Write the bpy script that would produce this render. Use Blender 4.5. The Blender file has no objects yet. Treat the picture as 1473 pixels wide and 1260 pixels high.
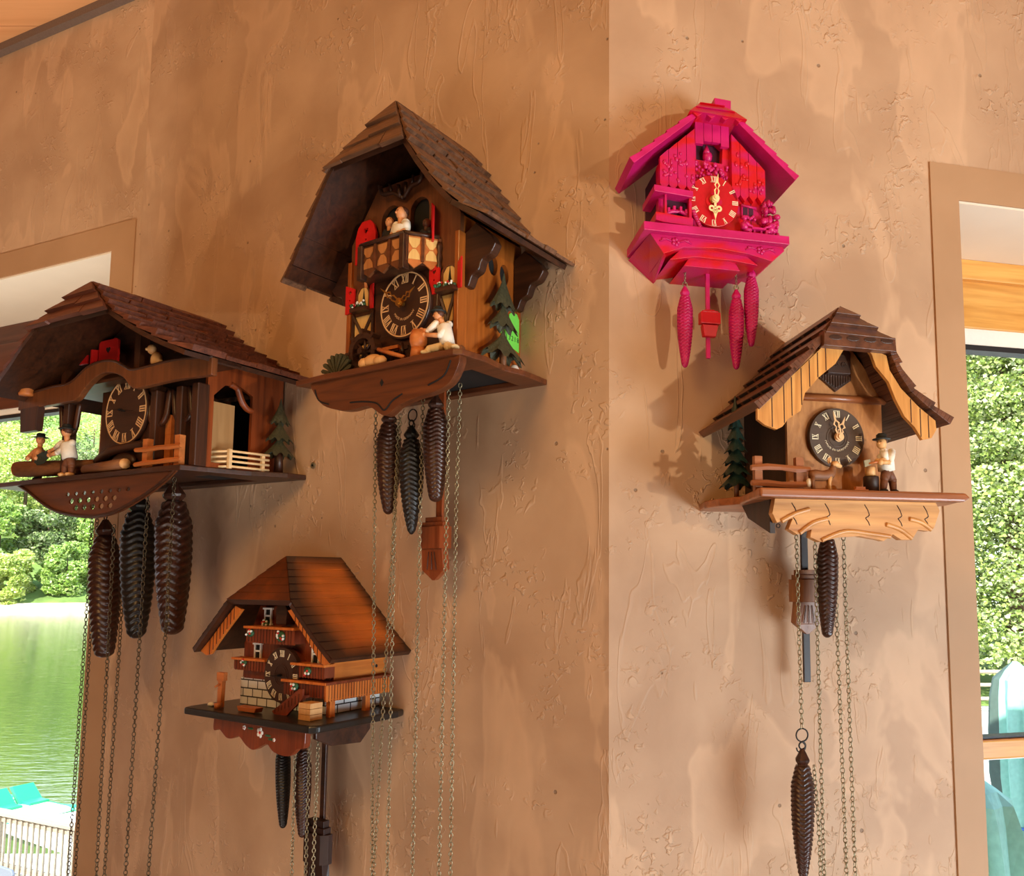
import bpy, bmesh, math, random
from mathutils import Vector, Matrix
from mathutils.geometry import tessellate_polygon
PI = math.pi
rnd = random.Random(11)
scene = bpy.context.scene
COL = scene.collection

# ------------------------------------------------------------------ materials
def _mat(name):
    m = bpy.data.materials.new(name); m.use_nodes = True
    nt = m.node_tree; b = nt.nodes['Principled BSDF']
    return m, nt, b
def rgb(h):
    "sRGB 0-255 triple -> linear"
    return tuple(((c/255)/12.92 if c/255 <= .04045 else ((c/255+.055)/1.055)**2.4) for c in h) + (1,)
def N(nt, t, **kw):
    n = nt.nodes.new(t)
    for k, v in kw.items():
        if k.startswith('i_'): n.inputs[k[2:]].default_value = v
        else: setattr(n, k, v)
    return n
def ramp(nt, stops, interp='LINEAR'):
    r = nt.nodes.new('ShaderNodeValToRGB'); e = r.color_ramp.elements; r.color_ramp.interpolation = interp
    while len(e) < len(stops): e.new(.5)
    for el, (p, c) in zip(e, stops): el.position = p; el.color = c
    return r
def plain(name, c, rough=.5, metal=0., bump=0., bscale=200, var=.12, spec=.5, coat=0.):
    m, nt, b = _mat(name); L = nt.links
    tc = N(nt, 'ShaderNodeTexCoord'); no = N(nt, 'ShaderNodeTexNoise'); no.inputs['Scale'].default_value = bscale; no.inputs['Detail'].default_value = 4
    L.new(tc.outputs['Object'], no.inputs['Vector'])
    col = rgb(c); lo = tuple(x*(1-var) for x in col[:3])+(1,); hi = tuple(min(1, x*(1+var)) for x in col[:3])+(1,)
    r = ramp(nt, [(.3, lo), (.7, hi)]); L.new(no.outputs['Fac'], r.inputs['Fac']); L.new(r.outputs['Color'], b.inputs['Base Color'])
    b.inputs['Roughness'].default_value = rough; b.inputs['Metallic'].default_value = metal
    b.inputs['Specular IOR Level'].default_value = spec; b.inputs['Coat Weight'].default_value = coat
    if bump:
        bp = N(nt, 'ShaderNodeBump'); bp.inputs['Strength'].default_value = bump; bp.inputs['Distance'].default_value = .002
        L.new(no.outputs['Fac'], bp.inputs['Height']); L.new(bp.outputs['Normal'], b.inputs['Normal'])
    return m
def wood(name, dark, light, axis='x', scale=60, rough=.42, bump=.25, stretch=14, contrast=(.32, .68), coat=.0):
    m, nt, b = _mat(name); L = nt.links
    tc = N(nt, 'ShaderNodeTexCoord'); mp = N(nt, 'ShaderNodeMapping')
    s = [scale]*3; s['xyz'.index(axis)] = scale/stretch; mp.inputs['Scale'].default_value = s
    L.new(tc.outputs['Object'], mp.inputs['Vector'])
    n1 = N(nt, 'ShaderNodeTexNoise'); n1.inputs['Scale'].default_value = 1; n1.inputs['Detail'].default_value = 5; n1.inputs['Distortion'].default_value = .9
    n2 = N(nt, 'ShaderNodeTexNoise'); n2.inputs['Scale'].default_value = 3.3; n2.inputs['Detail'].default_value = 3
    L.new(mp.outputs['Vector'], n1.inputs['Vector']); L.new(mp.outputs['Vector'], n2.inputs['Vector'])
    mx = N(nt, 'ShaderNodeMath', operation='MULTIPLY_ADD'); mx.inputs[1].default_value = .35
    ad = N(nt, 'ShaderNodeMath', operation='MULTIPLY'); ad.inputs[1].default_value = .68
    L.new(n1.outputs['Fac'], ad.inputs[0]); L.new(n2.outputs['Fac'], mx.inputs[0]); L.new(ad.outputs[0], mx.inputs[2])
    r = ramp(nt, [(contrast[0], rgb(dark)), (contrast[1], rgb(light))]); L.new(mx.outputs[0], r.inputs['Fac'])
    L.new(r.outputs['Color'], b.inputs['Base Color']); b.inputs['Roughness'].default_value = rough
    b.inputs['Coat Weight'].default_value = coat; b.inputs['Coat Roughness'].default_value = .25
    bp = N(nt, 'ShaderNodeBump'); bp.inputs['Strength'].default_value = bump; bp.inputs['Distance'].default_value = .0015
    L.new(mx.outputs[0], bp.inputs['Height']); L.new(bp.outputs['Normal'], b.inputs['Normal'])
    return m

def plaster(name, c1, c2, smooth=False):
    m, nt, b = _mat(name); L = nt.links
    tc = N(nt, 'ShaderNodeTexCoord')
    big = N(nt, 'ShaderNodeTexNoise'); big.inputs['Scale'].default_value = 4.5; big.inputs['Detail'].default_value = 7; big.inputs['Distortion'].default_value = .25
    L.new(tc.outputs['Object'], big.inputs['Vector'])
    r0 = ramp(nt, [(.36, rgb(c1)), (.64, rgb(c2))]); L.new(big.outputs['Fac'], r0.inputs['Fac'])
    pm = N(nt, 'ShaderNodeMapping'); pm.inputs['Scale'].default_value = (6, 6, 2.6); pm.inputs['Rotation'].default_value = (0, .35, 0); L.new(tc.outputs['Object'], pm.inputs['Vector'])
    pn = N(nt, 'ShaderNodeTexNoise'); pn.inputs['Scale'].default_value = 1; pn.inputs['Detail'].default_value = 4; pn.inputs['Distortion'].default_value = .5; L.new(pm.outputs['Vector'], pn.inputs['Vector'])
    pr_ = ramp(nt, [(.53, (0, 0, 0, 1)), (.56, (1, 1, 1, 1)), (.62, (.5, .5, .5, 1))]); L.new(pn.outputs['Fac'], pr_.inputs['Fac'])
    pf = N(nt, 'ShaderNodeMath', operation='MULTIPLY'); pf.inputs[1].default_value = .0 if smooth else .38; L.new(pr_.outputs['Color'], pf.inputs[0])
    r = N(nt, 'ShaderNodeMix', data_type='RGBA'); r.inputs['B'].default_value = rgb([min(255, int(x*1.13)) for x in c2]); L.new(pf.outputs[0], r.inputs['Factor']); L.new(r0.outputs['Color'], r.inputs['A'])
    b.inputs['Roughness'].default_value = .62; b.inputs['Specular IOR Level'].default_value = .35
    if smooth:
        L.new(r.outputs['Result'], b.inputs['Base Color'])
        bp = N(nt, 'ShaderNodeBump'); bp.inputs['Strength'].default_value = .15; bp.inputs['Distance'].default_value = .004
        L.new(big.outputs['Fac'], bp.inputs['Height']); L.new(bp.outputs['Normal'], b.inputs['Normal']); return m
    # trowel strokes: stretched, tilted noise ridges; specks and pits: fine noise gated by a broad mask
    mp = N(nt, 'ShaderNodeMapping'); mp.inputs['Rotation'].default_value = (0, .5, 0); mp.inputs['Scale'].default_value = (17, 17, 4.5)
    L.new(tc.outputs['Object'], mp.inputs['Vector'])
    st = N(nt, 'ShaderNodeTexNoise'); st.inputs['Scale'].default_value = 1; st.inputs['Detail'].default_value = 3; st.inputs['Distortion'].default_value = 1.0
    L.new(mp.outputs['Vector'], st.inputs['Vector'])
    ridge = ramp(nt, [(.0, (0, 0, 0, 1)), (.585, (0, 0, 0, 1)), (.6, (1, 1, 1, 1)), (.64, (.35, .35, .35, 1)), (1, (.35, .35, .35, 1))])
    L.new(st.outputs['Fac'], ridge.inputs['Fac'])
    fine = N(nt, 'ShaderNodeTexNoise'); fine.inputs['Scale'].default_value = 70; fine.inputs['Detail'].default_value = 3; fine.inputs['Distortion'].default_value = .6
    L.new(tc.outputs['Object'], fine.inputs['Vector'])
    mask = N(nt, 'ShaderNodeTexNoise'); mask.inputs['Scale'].default_value = 7; mask.inputs['Detail'].default_value = 2
    L.new(tc.outputs['Object'], mask.inputs['Vector'])
    mr = ramp(nt, [(.52, (0, 0, 0, 1)), (.66, (1, 1, 1, 1))]); L.new(mask.outputs['Fac'], mr.inputs['Fac'])
    fr = ramp(nt, [(.55, (0, 0, 0, 1)), (.64, (1, 1, 1, 1))]); L.new(fine.outputs['Fac'], fr.inputs['Fac'])
    mul = N(nt, 'ShaderNodeMath', operation='MULTIPLY'); L.new(mr.outputs['Color'], mul.inputs[0]); L.new(fr.outputs['Color'], mul.inputs[1])
    mul2 = N(nt, 'ShaderNodeMath', operation='MULTIPLY'); mul2.inputs[1].default_value = .55; L.new(ridge.outputs['Color'], mul2.inputs[0])
    mul3 = N(nt, 'ShaderNodeMath', operation='MULTIPLY'); L.new(mul2.outputs[0], mul3.inputs[0]); L.new(big.outputs['Fac'], mul3.inputs[1])
    s1 = N(nt, 'ShaderNodeMath', operation='ADD'); L.new(mul.outputs[0], s1.inputs[0]); L.new(mul3.outputs[0], s1.inputs[1])
    # pits
    vo = N(nt, 'ShaderNodeTexVoronoi'); vo.inputs['Scale'].default_value = 22; L.new(tc.outputs['Object'], vo.inputs['Vector'])
    pr = ramp(nt, [(.0, (1, 1, 1, 1)), (.055, (1, 1, 1, 1)), (.075, (0, 0, 0, 1))]); L.new(vo.outputs['Distance'], pr.inputs['Fac'])
    sep = N(nt, 'ShaderNodeSeparateColor'); L.new(vo.outputs['Color'], sep.inputs['Color'])
    gt = N(nt, 'ShaderNodeMath', operation='GREATER_THAN'); gt.inputs[1].default_value = .72; L.new(sep.outputs['Red'], gt.inputs[0])
    pit = N(nt, 'ShaderNodeMath', operation='MULTIPLY'); L.new(pr.outputs['Color'], pit.inputs[0]); L.new(gt.outputs[0], pit.inputs[1])
    s2 = N(nt, 'ShaderNodeMath', operation='SUBTRACT'); L.new(s1.outputs[0], s2.inputs[0]); L.new(pit.outputs[0], s2.inputs[1])
    s3 = N(nt, 'ShaderNodeMath', operation='MULTIPLY_ADD'); s3.inputs[1].default_value = 1.2; L.new(big.outputs['Fac'], s3.inputs[0]); L.new(s2.outputs[0], s3.inputs[2])
    bp = N(nt, 'ShaderNodeBump'); bp.inputs['Strength'].default_value = .55; bp.inputs['Distance'].default_value = .006
    L.new(s3.outputs[0], bp.inputs['Height']); L.new(bp.outputs['Normal'], b.inputs['Normal'])
    # pale rubbed patches where the trowel left plaster, darker pits
    mixp = N(nt, 'ShaderNodeMix', data_type='RGBA'); mixp.inputs['B'].default_value = rgb([min(255, int(x*1.1)) for x in c2])
    f1 = N(nt, 'ShaderNodeMath', operation='MULTIPLY'); f1.inputs[1].default_value = .5; L.new(s1.outputs[0], f1.inputs[0])
    L.new(f1.outputs[0], mixp.inputs['Factor']); L.new(r.outputs['Result'], mixp.inputs['A'])
    mixd = N(nt, 'ShaderNodeMix', data_type='RGBA'); mixd.inputs['B'].default_value = rgb([int(x*.55) for x in c1])
    f2 = N(nt, 'ShaderNodeMath', operation='MULTIPLY'); f2.inputs[1].default_value = .6; L.new(pit.outputs[0], f2.inputs[0])
    L.new(f2.outputs[0], mixd.inputs['Factor']); L.new(mixp.outputs['Result'], mixd.inputs['A'])
    L.new(mixd.outputs['Result'], b.inputs['Base Color'])
    return m
def burnt(name, mid, edge):
    "stained roof boards scorched dark along their edges (vertex attribute 'burn' says where)"
    m, nt, b = _mat(name); L = nt.links
    at = N(nt, 'ShaderNodeAttribute', attribute_name='burn')
    tc = N(nt, 'ShaderNodeTexCoord'); mp = N(nt, 'ShaderNodeMapping'); mp.inputs['Scale'].default_value = (60, 8, 60)
    L.new(tc.outputs['Object'], mp.inputs['Vector'])
    no = N(nt, 'ShaderNodeTexNoise'); no.inputs['Scale'].default_value = 1; no.inputs['Detail'].default_value = 5; L.new(mp.outputs['Vector'], no.inputs['Vector'])
    r = ramp(nt, [(.3, rgb([int(c*.78) for c in mid])), (.7, rgb(mid))]); L.new(no.outputs['Fac'], r.inputs['Fac'])
    mx = N(nt, 'ShaderNodeMix', data_type='RGBA'); mx.inputs['B'].default_value = rgb(edge)
    L.new(at.outputs['Fac'], mx.inputs['Factor']); L.new(r.outputs['Color'], mx.inputs['A']); L.new(mx.outputs['Result'], b.inputs['Base Color'])
    b.inputs['Roughness'].default_value = .3; b.inputs['Coat Weight'].default_value = .2
    return m
def glassmat(name):
    m = bpy.data.materials.new(name); m.use_nodes = True; nt = m.node_tree; nt.nodes.clear(); L = nt.links
    o = N(nt, 'ShaderNodeOutputMaterial'); t = N(nt, 'ShaderNodeBsdfTransparent'); g = N(nt, 'ShaderNodeBsdfGlossy'); g.inputs['Roughness'].default_value = .02
    t.inputs['Color'].default_value = (.97, .98, .97, 1)
    mx = N(nt, 'ShaderNodeMixShader'); mx.inputs[0].default_value = .025
    L.new(t.outputs[0], mx.inputs[1]); L.new(g.outputs[0], mx.inputs[2]); L.new(mx.outputs[0], o.inputs[0])
    return m
def water(name):
    m, nt, b = _mat(name); L = nt.links
    b.inputs['Base Color'].default_value = rgb((70, 92, 40)); b.inputs['Roughness'].default_value = .06; b.inputs['IOR'].default_value = 1.33
    b.inputs['Specular IOR Level'].default_value = .9
    tc = N(nt, 'ShaderNodeTexCoord'); mp = N(nt, 'ShaderNodeMapping'); mp.inputs['Scale'].default_value = (.5, 1.6, 1); mp.inputs['Rotation'].default_value = (0, 0, .6)
    L.new(tc.outputs['Object'], mp.inputs['Vector'])
    no = N(nt, 'ShaderNodeTexNoise'); no.inputs['Scale'].default_value = 2.2; no.inputs['Detail'].default_value = 3; L.new(mp.outputs['Vector'], no.inputs['Vector'])
    bp = N(nt, 'ShaderNodeBump'); bp.inputs['Strength'].default_value = .25; bp.inputs['Distance'].default_value = .08
    L.new(no.outputs['Fac'], bp.inputs['Height']); L.new(bp.outputs['Normal'], b.inputs['Normal'])
    return m
def leafmat(name, cols, trans=.35):
    "leaves: every leaf its own shade between the given greens"
    m, nt, b = _mat(name); L = nt.links
    ge = N(nt, 'ShaderNodeNewGeometry')
    r = ramp(nt, [(i/(len(cols)-1), rgb(c)) for i, c in enumerate(cols)])
    L.new(ge.outputs['Random Per Island'], r.inputs['Fac'])
    L.new(r.outputs['Color'], b.inputs['Base Color']); b.inputs['Roughness'].default_value = .6; b.inputs['Specular IOR Level'].default_value = .2
    tr = N(nt, 'ShaderNodeBsdfTranslucent'); L.new(r.outputs['Color'], tr.inputs['Color'])
    mx = N(nt, 'ShaderNodeMixShader'); mx.inputs[0].default_value = trans
    out = nt.nodes['Material Output']; L.new(b.outputs[0], mx.inputs[1]); L.new(tr.outputs[0], mx.inputs[2]); L.new(mx.outputs[0], out.inputs[0])
    return m

# ------------------------------------------------------------------ mesh builder. coordinates are (x along the wall, d out from the wall, z up)
class MB:
    def __init__(s): s.v = []; s.f = []; s.m = []; s.s = []; s.mi = 0; s.xf = None; s.burn = {}
    def add(s, vs, fs, smooth=False):
        n = len(s.v)
        for p in vs:
            q = Vector((p[0], p[1], p[2]))
            if s.xf is not None: q = s.xf @ q
            s.v.append((q.x, -q.y, q.z))
        for f in fs: s.f.append(tuple(i+n for i in f)); s.m.append(s.mi); s.s.append(smooth)
        return n
    def box(s, x0, x1, d0, d1, z0, z1):
        s.add([(x, d, z) for z in (z0, z1) for d in (d0, d1) for x in (x0, x1)],
              [(0, 1, 3, 2), (4, 6, 7, 5), (0, 4, 5, 1), (2, 3, 7, 6), (0, 2, 6, 4), (1, 5, 7, 3)]); return s
    def hexa(s, a, b):
        "two quads of 4 corresponding points"
        s.add(list(a)+list(b), [(0, 1, 2, 3), (4, 7, 6, 5), (0, 4, 5, 1), (1, 5, 6, 2), (2, 6, 7, 3), (3, 7, 4, 0)])
    def _ext(s, poly, holes, put, t0, t1):
        loops = [poly]+list(holes); flat = [p for l in loops for p in l]; n = len(flat)
        vs = [put(p, t0) for p in flat]+[put(p, t1) for p in flat]
        if holes:
            tri = tessellate_polygon([[Vector((p[0], p[1], 0)) for p in l] for l in loops])
            fs = [tuple(t) for t in tri]+[tuple(i+n for i in reversed(t)) for t in tri]
        else: fs = [tuple(range(n)), tuple(range(2*n-1, n-1, -1))]
        o = 0
        for l in loops:
            k = len(l)
            for i in range(k):
                j = (i+1) % k; fs.append((o+i, o+j, o+j+n, o+i+n))
            o += k
        s.add(vs, fs); return s
    def prism(s, poly, d0, d1, holes=()): return s._ext(poly, holes, lambda p, t: (p[0], t, p[1]), d0, d1)     # poly (x,z)
    def prismx(s, poly, x0, x1, holes=()): return s._ext(poly, holes, lambda p, t: (t, p[0], p[1]), x0, x1)    # poly (d,z)
    def prismz(s, poly, z0, z1, holes=()): return s._ext(poly, holes, lambda p, t: (p[0], p[1], t), z0, z1)    # poly (x,d)
    def tube(s, pts, r, n=8, closed=False, smooth=True):
        pts = [Vector(p) for p in pts]; k = len(pts); rs = r if isinstance(r, (list, tuple)) else [r]*k
        vs = []; fs = []; up = None
        for i, p in enumerate(pts):
            if closed: t = pts[(i+1) % k]-pts[i-1]
            else: t = pts[min(i+1, k-1)]-pts[max(i-1, 0)]
            t = t.normalized() if t.length > 1e-9 else Vector((0, 0, 1))
            if up is None: up = Vector((0, 0, 1)) if abs(t.z) < .9 else Vector((1, 0, 0))
            a = t.cross(up)
            if a.length < 1e-6: a = t.orthogonal()
            a.normalize(); b = t.cross(a).normalized(); up = -b if False else up
            for j in range(n):
                w = 2*PI*j/n; q = p+(a*math.cos(w)+b*math.sin(w))*rs[i]; vs.append(q[:])
        for i in range(k if closed else k-1):
            for j in range(n):
                i2 = (i+1) % k; j2 = (j+1) % n
                fs.append((i*n+j, i*n+j2, i2*n+j2, i2*n+j))
        if not closed: fs += [tuple(range(n-1, -1, -1)), tuple(range((k-1)*n, k*n))]
        s.add(vs, fs, smooth); return s
    def lathe(s, prof, n, c=(0, 0, 0), smooth=True, fn=None, sx=1, sd=1):
        "profile [(r,z)] about the vertical through c; fn(i,theta,r) may alter the radius"
        vs = []; fs = []; k = len(prof)
        for i, (r, z) in enumerate(prof):
            for j in range(n):
                w = 2*PI*j/n; q = fn(i, w, r) if fn else r
                dz = 0
                if isinstance(q, tuple): q, dz = q
                vs.append((c[0]+q*math.cos(w)*sx, c[1]+q*math.sin(w)*sd, c[2]+z+dz))
        for i in range(k-1):
            for j in range(n):
                j2 = (j+1) % n; fs.append((i*n+j, i*n+j2, (i+1)*n+j2, (i+1)*n+j))
        fs += [tuple(range(n-1, -1, -1)), tuple(range((k-1)*n, k*n))]
        s.add(vs, fs, smooth); return s
    def ell(s, c, r, n=10, k=7):
        r = (r, r, r) if isinstance(r, (int, float)) else r
        prof = [(math.sin(PI*(i+.001)/(k+.002)), -math.cos(PI*(i+.001)/(k+.002))) for i in range(k+1)]
        vs = []; fs = []
        for a, z in prof:
            for j in range(n):
                w = 2*PI*j/n; vs.append((c[0]+a*math.cos(w)*r[0], c[1]+a*math.sin(w)*r[1], c[2]+z*r[2]))
        for i in range(k):
            for j in range(n):
                j2 = (j+1) % n; fs.append((i*n+j, i*n+j2, (i+1)*n+j2, (i+1)*n+j))
        fs += [tuple(range(n-1, -1, -1)), tuple(range(k*n, (k+1)*n))]
        s.add(vs, fs, True); return s
    def disc(s, cx, cz, r, d0, d1, n=40, rx=None):
        s.prism([((rx or r)*math.cos(2*PI*i/n)+cx, r*math.sin(2*PI*i/n)+cz) for i in range(n)], d0, d1); return s
    def ring(s, cx, cz, r0, r1, d0, d1, n=48):
        vs = []; fs = []
        for i in range(n):
            w = 2*PI*i/n; c, q = math.cos(w), math.sin(w)
            vs += [(cx+r*c, d, cz+r*q) for r, d in ((r0, d0), (r1, d0), (r1, d1), (r0, d1))]
        for i in range(n):
            a, b = 4*i, 4*((i+1) % n)
            for k in range(4): k2 = (k+1) % 4; fs.append((a+k, a+k2, b+k2, b+k))
        s.add(vs, fs); return s
    def build(s, name, mats, parent=None, bevel=0., loc=None, rotz=0.):
        me = bpy.data.meshes.new(name); me.from_pydata(s.v, [], s.f)
        for m in (mats if isinstance(mats, (list, tuple)) else [mats]): me.materials.append(m)
        me.polygons.foreach_set('material_index', s.m); me.polygons.foreach_set('use_smooth', s.s)
        bm = bmesh.new(); bm.from_mesh(me); bmesh.ops.recalc_face_normals(bm, faces=bm.faces); bm.to_mesh(me); bm.free()
        if s.burn:
            at = me.attributes.new('burn', 'FLOAT', 'POINT')
            for i in range(len(me.vertices)): at.data[i].value = s.burn.get(i, 1.0)
        me.update()
        o = bpy.data.objects.new(name, me); COL.objects.link(o)
        if parent is not None: o.parent = parent
        if loc is not None: o.location = loc
        o.rotation_euler.z = rotz
        if bevel:
            b = o.modifiers.new('edge', 'BEVEL'); b.width = bevel; b.segments = 2; b.limit_method = 'ANGLE'; b.angle_limit = .7
        return o

def tag(o, label, cat, group=None, kind=None):
    if kind: o['kind'] = kind
    if label: o['label'] = label
    if cat: o['category'] = cat
    if group: o['group'] = group
    return o
def lab(o, label): o['label'] = label; return o
def empty(name, loc, rz, label, cat, group=None):
    e = bpy.data.objects.new(name, None); e.empty_display_size = .05; COL.objects.link(e)
    e.location = loc; e.rotation_euler.z = rz
    return tag(e, label, cat, group)
def arch(x0, x1, z0, z1, n=12):
    "door-shaped outline with a half-round head"
    r = (x1-x0)/2; c = (x0+x1)/2
    return [(x0, z0), (x1, z0)]+[(c+r*math.cos(PI*i/n), z1-r+r*math.sin(PI*i/n)) for i in range(n+1)]
def oval(cx, cz, rx, rz, n=20): return [(cx+rx*math.cos(2*PI*i/n), cz+rz*math.sin(2*PI*i/n)) for i in range(n)]
def smoothpath(pts, k=6):
    "Catmull-Rom through 2D or 3D points"
    P = [Vector(p) for p in pts]; out = []
    for i in range(len(P)-1):
        a, b, c, d = P[max(i-1, 0)], P[i], P[i+1], P[min(i+2, len(P)-1)]
        for j in range(k):
            t = j/k; out.append((.5*((2*b)+(c-a)*t+(2*a-5*b+4*c-d)*t*t+(3*b-a-3*c+d)*t**3))[:])
    out.append(P[-1][:]); return out
def zig(x0, x1, z, n, h, rounded=False):
    "points of a toothed lower edge from x1 to x0 (teeth hang down by h)"
    out = []
    w = (x0-x1)/n
    for i in range(n):
        a = x1+w*i
        if rounded:
            for j in range(5): out.append((a+w*j/5, z-h*math.sin(PI*j/5)))
        else: out += [(a, z), (a+w/2, z-h)]
    out.append((x0, z)); return out

# ------------------------------------------------------------------ lettering
_fc = {}
def glyphs(ch):
    if ch not in _fc:
        cu = bpy.data.curves.new('glyph', 'FONT'); cu.body = ch; cu.size = 1; cu.extrude = .02; cu.resolution_u = 3; cu.align_x = 'CENTER'
        o = bpy.data.objects.new('glyph', cu); COL.objects.link(o)
        bpy.context.view_layer.update()
        ev = o.evaluated_get(bpy.context.evaluated_depsgraph_get()); me = ev.to_mesh()
        vs = [v.co[:] for v in me.vertices]; fs = [tuple(p.vertices) for p in me.polygons]
        w = (max(v[0] for v in vs)-min(v[0] for v in vs)) if vs else .3
        ev.to_mesh_clear(); bpy.data.objects.remove(o); bpy.data.curves.remove(cu)
        _fc[ch] = (vs, fs, w)
    return _fc[ch]
def arc_text(mb, text, cx, cz, d, r, size, mid, below=True):
    "letters along a circle about (cx,cz); mid = angle of the middle in degrees from 12 o'clock, clockwise"
    ws = [(glyphs(c)[2]+.16 if c != ' ' else .35)*size for c in text]; tot = sum(ws); a = -tot/2
    for c, w in zip(text, ws):
        s = (a+w/2)/r; a += w
        if c == ' ': continue
        vs, fs, _ = glyphs(c)
        th = math.radians(mid)+(-s if below else s)
        px, pz = cx+r*math.sin(th), cz+r*math.cos(th)
        if below: ux, uz = -math.cos(th), math.sin(th); vx, vz = -math.sin(th), -math.cos(th)
        else: ux, uz = math.cos(th), -math.sin(th); vx, vz = math.sin(th), math.cos(th)
        mb.add([(px+size*(v[0]*ux+v[1]*vx), d+size*v[2]*.5, pz+size*(v[0]*uz+v[1]*vz)) for v in vs], fs)
def numerals(mb, cx, cz, d, r, h, th=.0006, sw=.13):
    "roman hours radially round the dial, r = middle radius, h = height"
    S = ['I', 'II', 'III', 'IIII', 'V', 'VI', 'VII', 'VIII', 'IX', 'X', 'XI', 'XII']
    W = {'I': .26, 'V': .6, 'X': .6}
    for k, st in enumerate(S):
        a = math.radians(30*(k+1)); ux, uz = math.cos(a), -math.sin(a); vx, vz = math.sin(a), math.cos(a)
        tot = sum(W[c] for c in st); x = -tot/2; sc = min(1, 1.15/tot)
        def bar(x0, y0, x1, y1, t):
            q = [(x0-t/2, y0), (x0+t/2, y0), (x1+t/2, y1), (x1-t/2, y1)]
            f = lambda p, dd: (cx+ux*p[0]*h*sc+vx*(r+p[1]*h), dd, cz+uz*p[0]*h*sc+vz*(r+p[1]*h))
            mb.hexa([f(p, d) for p in q], [f(p, d+th) for p in q])
        for c in st:
            w = W[c]; m = x+w/2
            if c == 'I': bar(m, -.5, m, .5, sw)
            elif c == 'V': bar(m-.2, .5, m, -.5, sw*1.1); bar(m+.2, .5, m, -.5, sw*.5)
            else: bar(m-.2, .5, m+.2, -.5, sw*1.1); bar(m+.2, .5, m-.2, -.5, sw*.5)
            for e in (-.5, .5): bar(m-w*.42, e-.03, m-w*.42, e+.03, .01) if False else None
            x += w
        bar(0, .46, 0, .5, tot*.93); bar(0, -.5, 0, -.46, tot*.8)
def hand(mb, cx, cz, d, ang, L, w, style='pierced', th=.0008):
    "a pierced cuckoo-clock hand pointing ang degrees clockwise from 12"
    a = math.radians(ang); ux, uz = math.cos(a), -math.sin(a); vx, vz = math.sin(a), math.cos(a)
    T = lambda u, v: (cx+ux*u+vx*v, cz+uz*u+vz*v)
    def rg(v, r0, r1): c = T(0, v); mb.ring(c[0], c[1], r0, r1, d, d+th, 20)
    def pl(pts): mb.prism([T(*p) for p in pts], d, d+th)
    if style == 'rod': pl([(-w*.3, -L*.12), (w*.3, -L*.12), (w*.16, L), (-w*.16, L)]); rg(0, w*.3, w*.8); return
    rg(0, w*.45, w*.95)
    if style == 'trefoil':
        pl([(-w*.28, w*.8), (w*.28, w*.8), (w*.28, L*.36), (-w*.28, L*.36)])
        for u, v in ((-w*.9, L*.45), (w*.9, L*.45), (0, L*.55)):
            c = T(u, v); mb.ring(c[0], c[1], w*.3, w*.75, d, d+th, 16)
        pl([(-w*.6, L*.55), (w*.6, L*.55), (w*.25, L*.8), (0, L), (-w*.25, L*.8)]); return
    for sgn in (-1, 1):
        pl([(sgn*w*.2, w*.8), (sgn*w*.55, w*.8), (sgn*w*.75, L*.3), (sgn*w*.22, L*.42), (sgn*w*.12, L*.4), (sgn*w*.4, L*.29)])
        pl([(sgn*w*.12, L*.38), (sgn*w*.3, L*.4), (sgn*w*.85, L*.52), (sgn*w*.2, L*.66), (sgn*w*.08, L*.62), (sgn*w*.45, L*.52)])
    pl([(-w*.28, L*.6), (w*.28, L*.6), (w*.14, L*.85), (0, L), (-w*.14, L*.85)])

# ------------------------------------------------------------------ carved things
def shingles(mb, P, nrow, width, thick, gap=.0012, lap=.25, jitter=.15, single=False, sub=1, burn=None, ragged=0.):
    """courses of shingles on the surface P(u,v) (u along a course, v down the slope)"""
    for i in range(nrow):
        v0, v1 = i/nrow, (i+1)/nrow
        ln = (Vector(P(1, (v0+v1)/2))-Vector(P(0, (v0+v1)/2))).length
        if single: cuts = [j/sub for j in range(sub+1)]
        else:
            k = max(1, round(ln/width)); cuts = [0]+sorted(min(.98, max(.02, (j+rnd.uniform(-jitter, jitter)*2)/k)) for j in range(1, k))+[1]
        for j in range(len(cuts)-1):
            g = 0 if single else gap/max(ln, 1e-4)/2
            u0, u1 = cuts[j]+g, cuts[j+1]-g
            vb = v1+lap*(v1-v0)*(1+rnd.uniform(-ragged, ragged)) if True else v1
            a, b = Vector(P(u0, v0)), Vector(P(u1, v0))
            c, e = Vector(P(u1, v1)), Vector(P(u0, v1))
            c = b+(c-b)*((vb-v0)/(v1-v0)); e = a+(e-a)*((vb-v0)/(v1-v0))
            n = (b-a).cross(e-a)
            if n.length < 1e-10: n = (c-b).cross(e-a)
            n.normalize()
            if n.z < 0: n = -n
            t = thick*rnd.uniform(.8, 1.2) if not single else thick
            lo = [a-n*thick*.1, b-n*thick*.1, c+n*thick*.35, e+n*thick*.35]
            hi = [a+n*t*.25, b+n*t*.25, c+n*t*1.35, e+n*t*1.35]
            n0 = len(mb.v); mb.hexa([p[:] for p in lo], [p[:] for p in hi])
            if burn:
                for q, (u, v) in enumerate(((u0, v0), (u1, v0), (u1, v1), (u0, v1))*2): mb.burn[n0+q] = burn(u, v)
def pl_interp(pts, t):
    "point at fraction t of a polyline's index range"
    k = len(pts)-1; x = min(max(t, 0), 1)*k; i = min(int(x), k-1); f = x-i
    return tuple(a+(b-a)*f for a, b in zip(pts[i], pts[i+1])) if t <= 1 else tuple(b+(b-a)*(t-1)*k for a, b in zip(pts[-2], pts[-1]))
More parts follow.
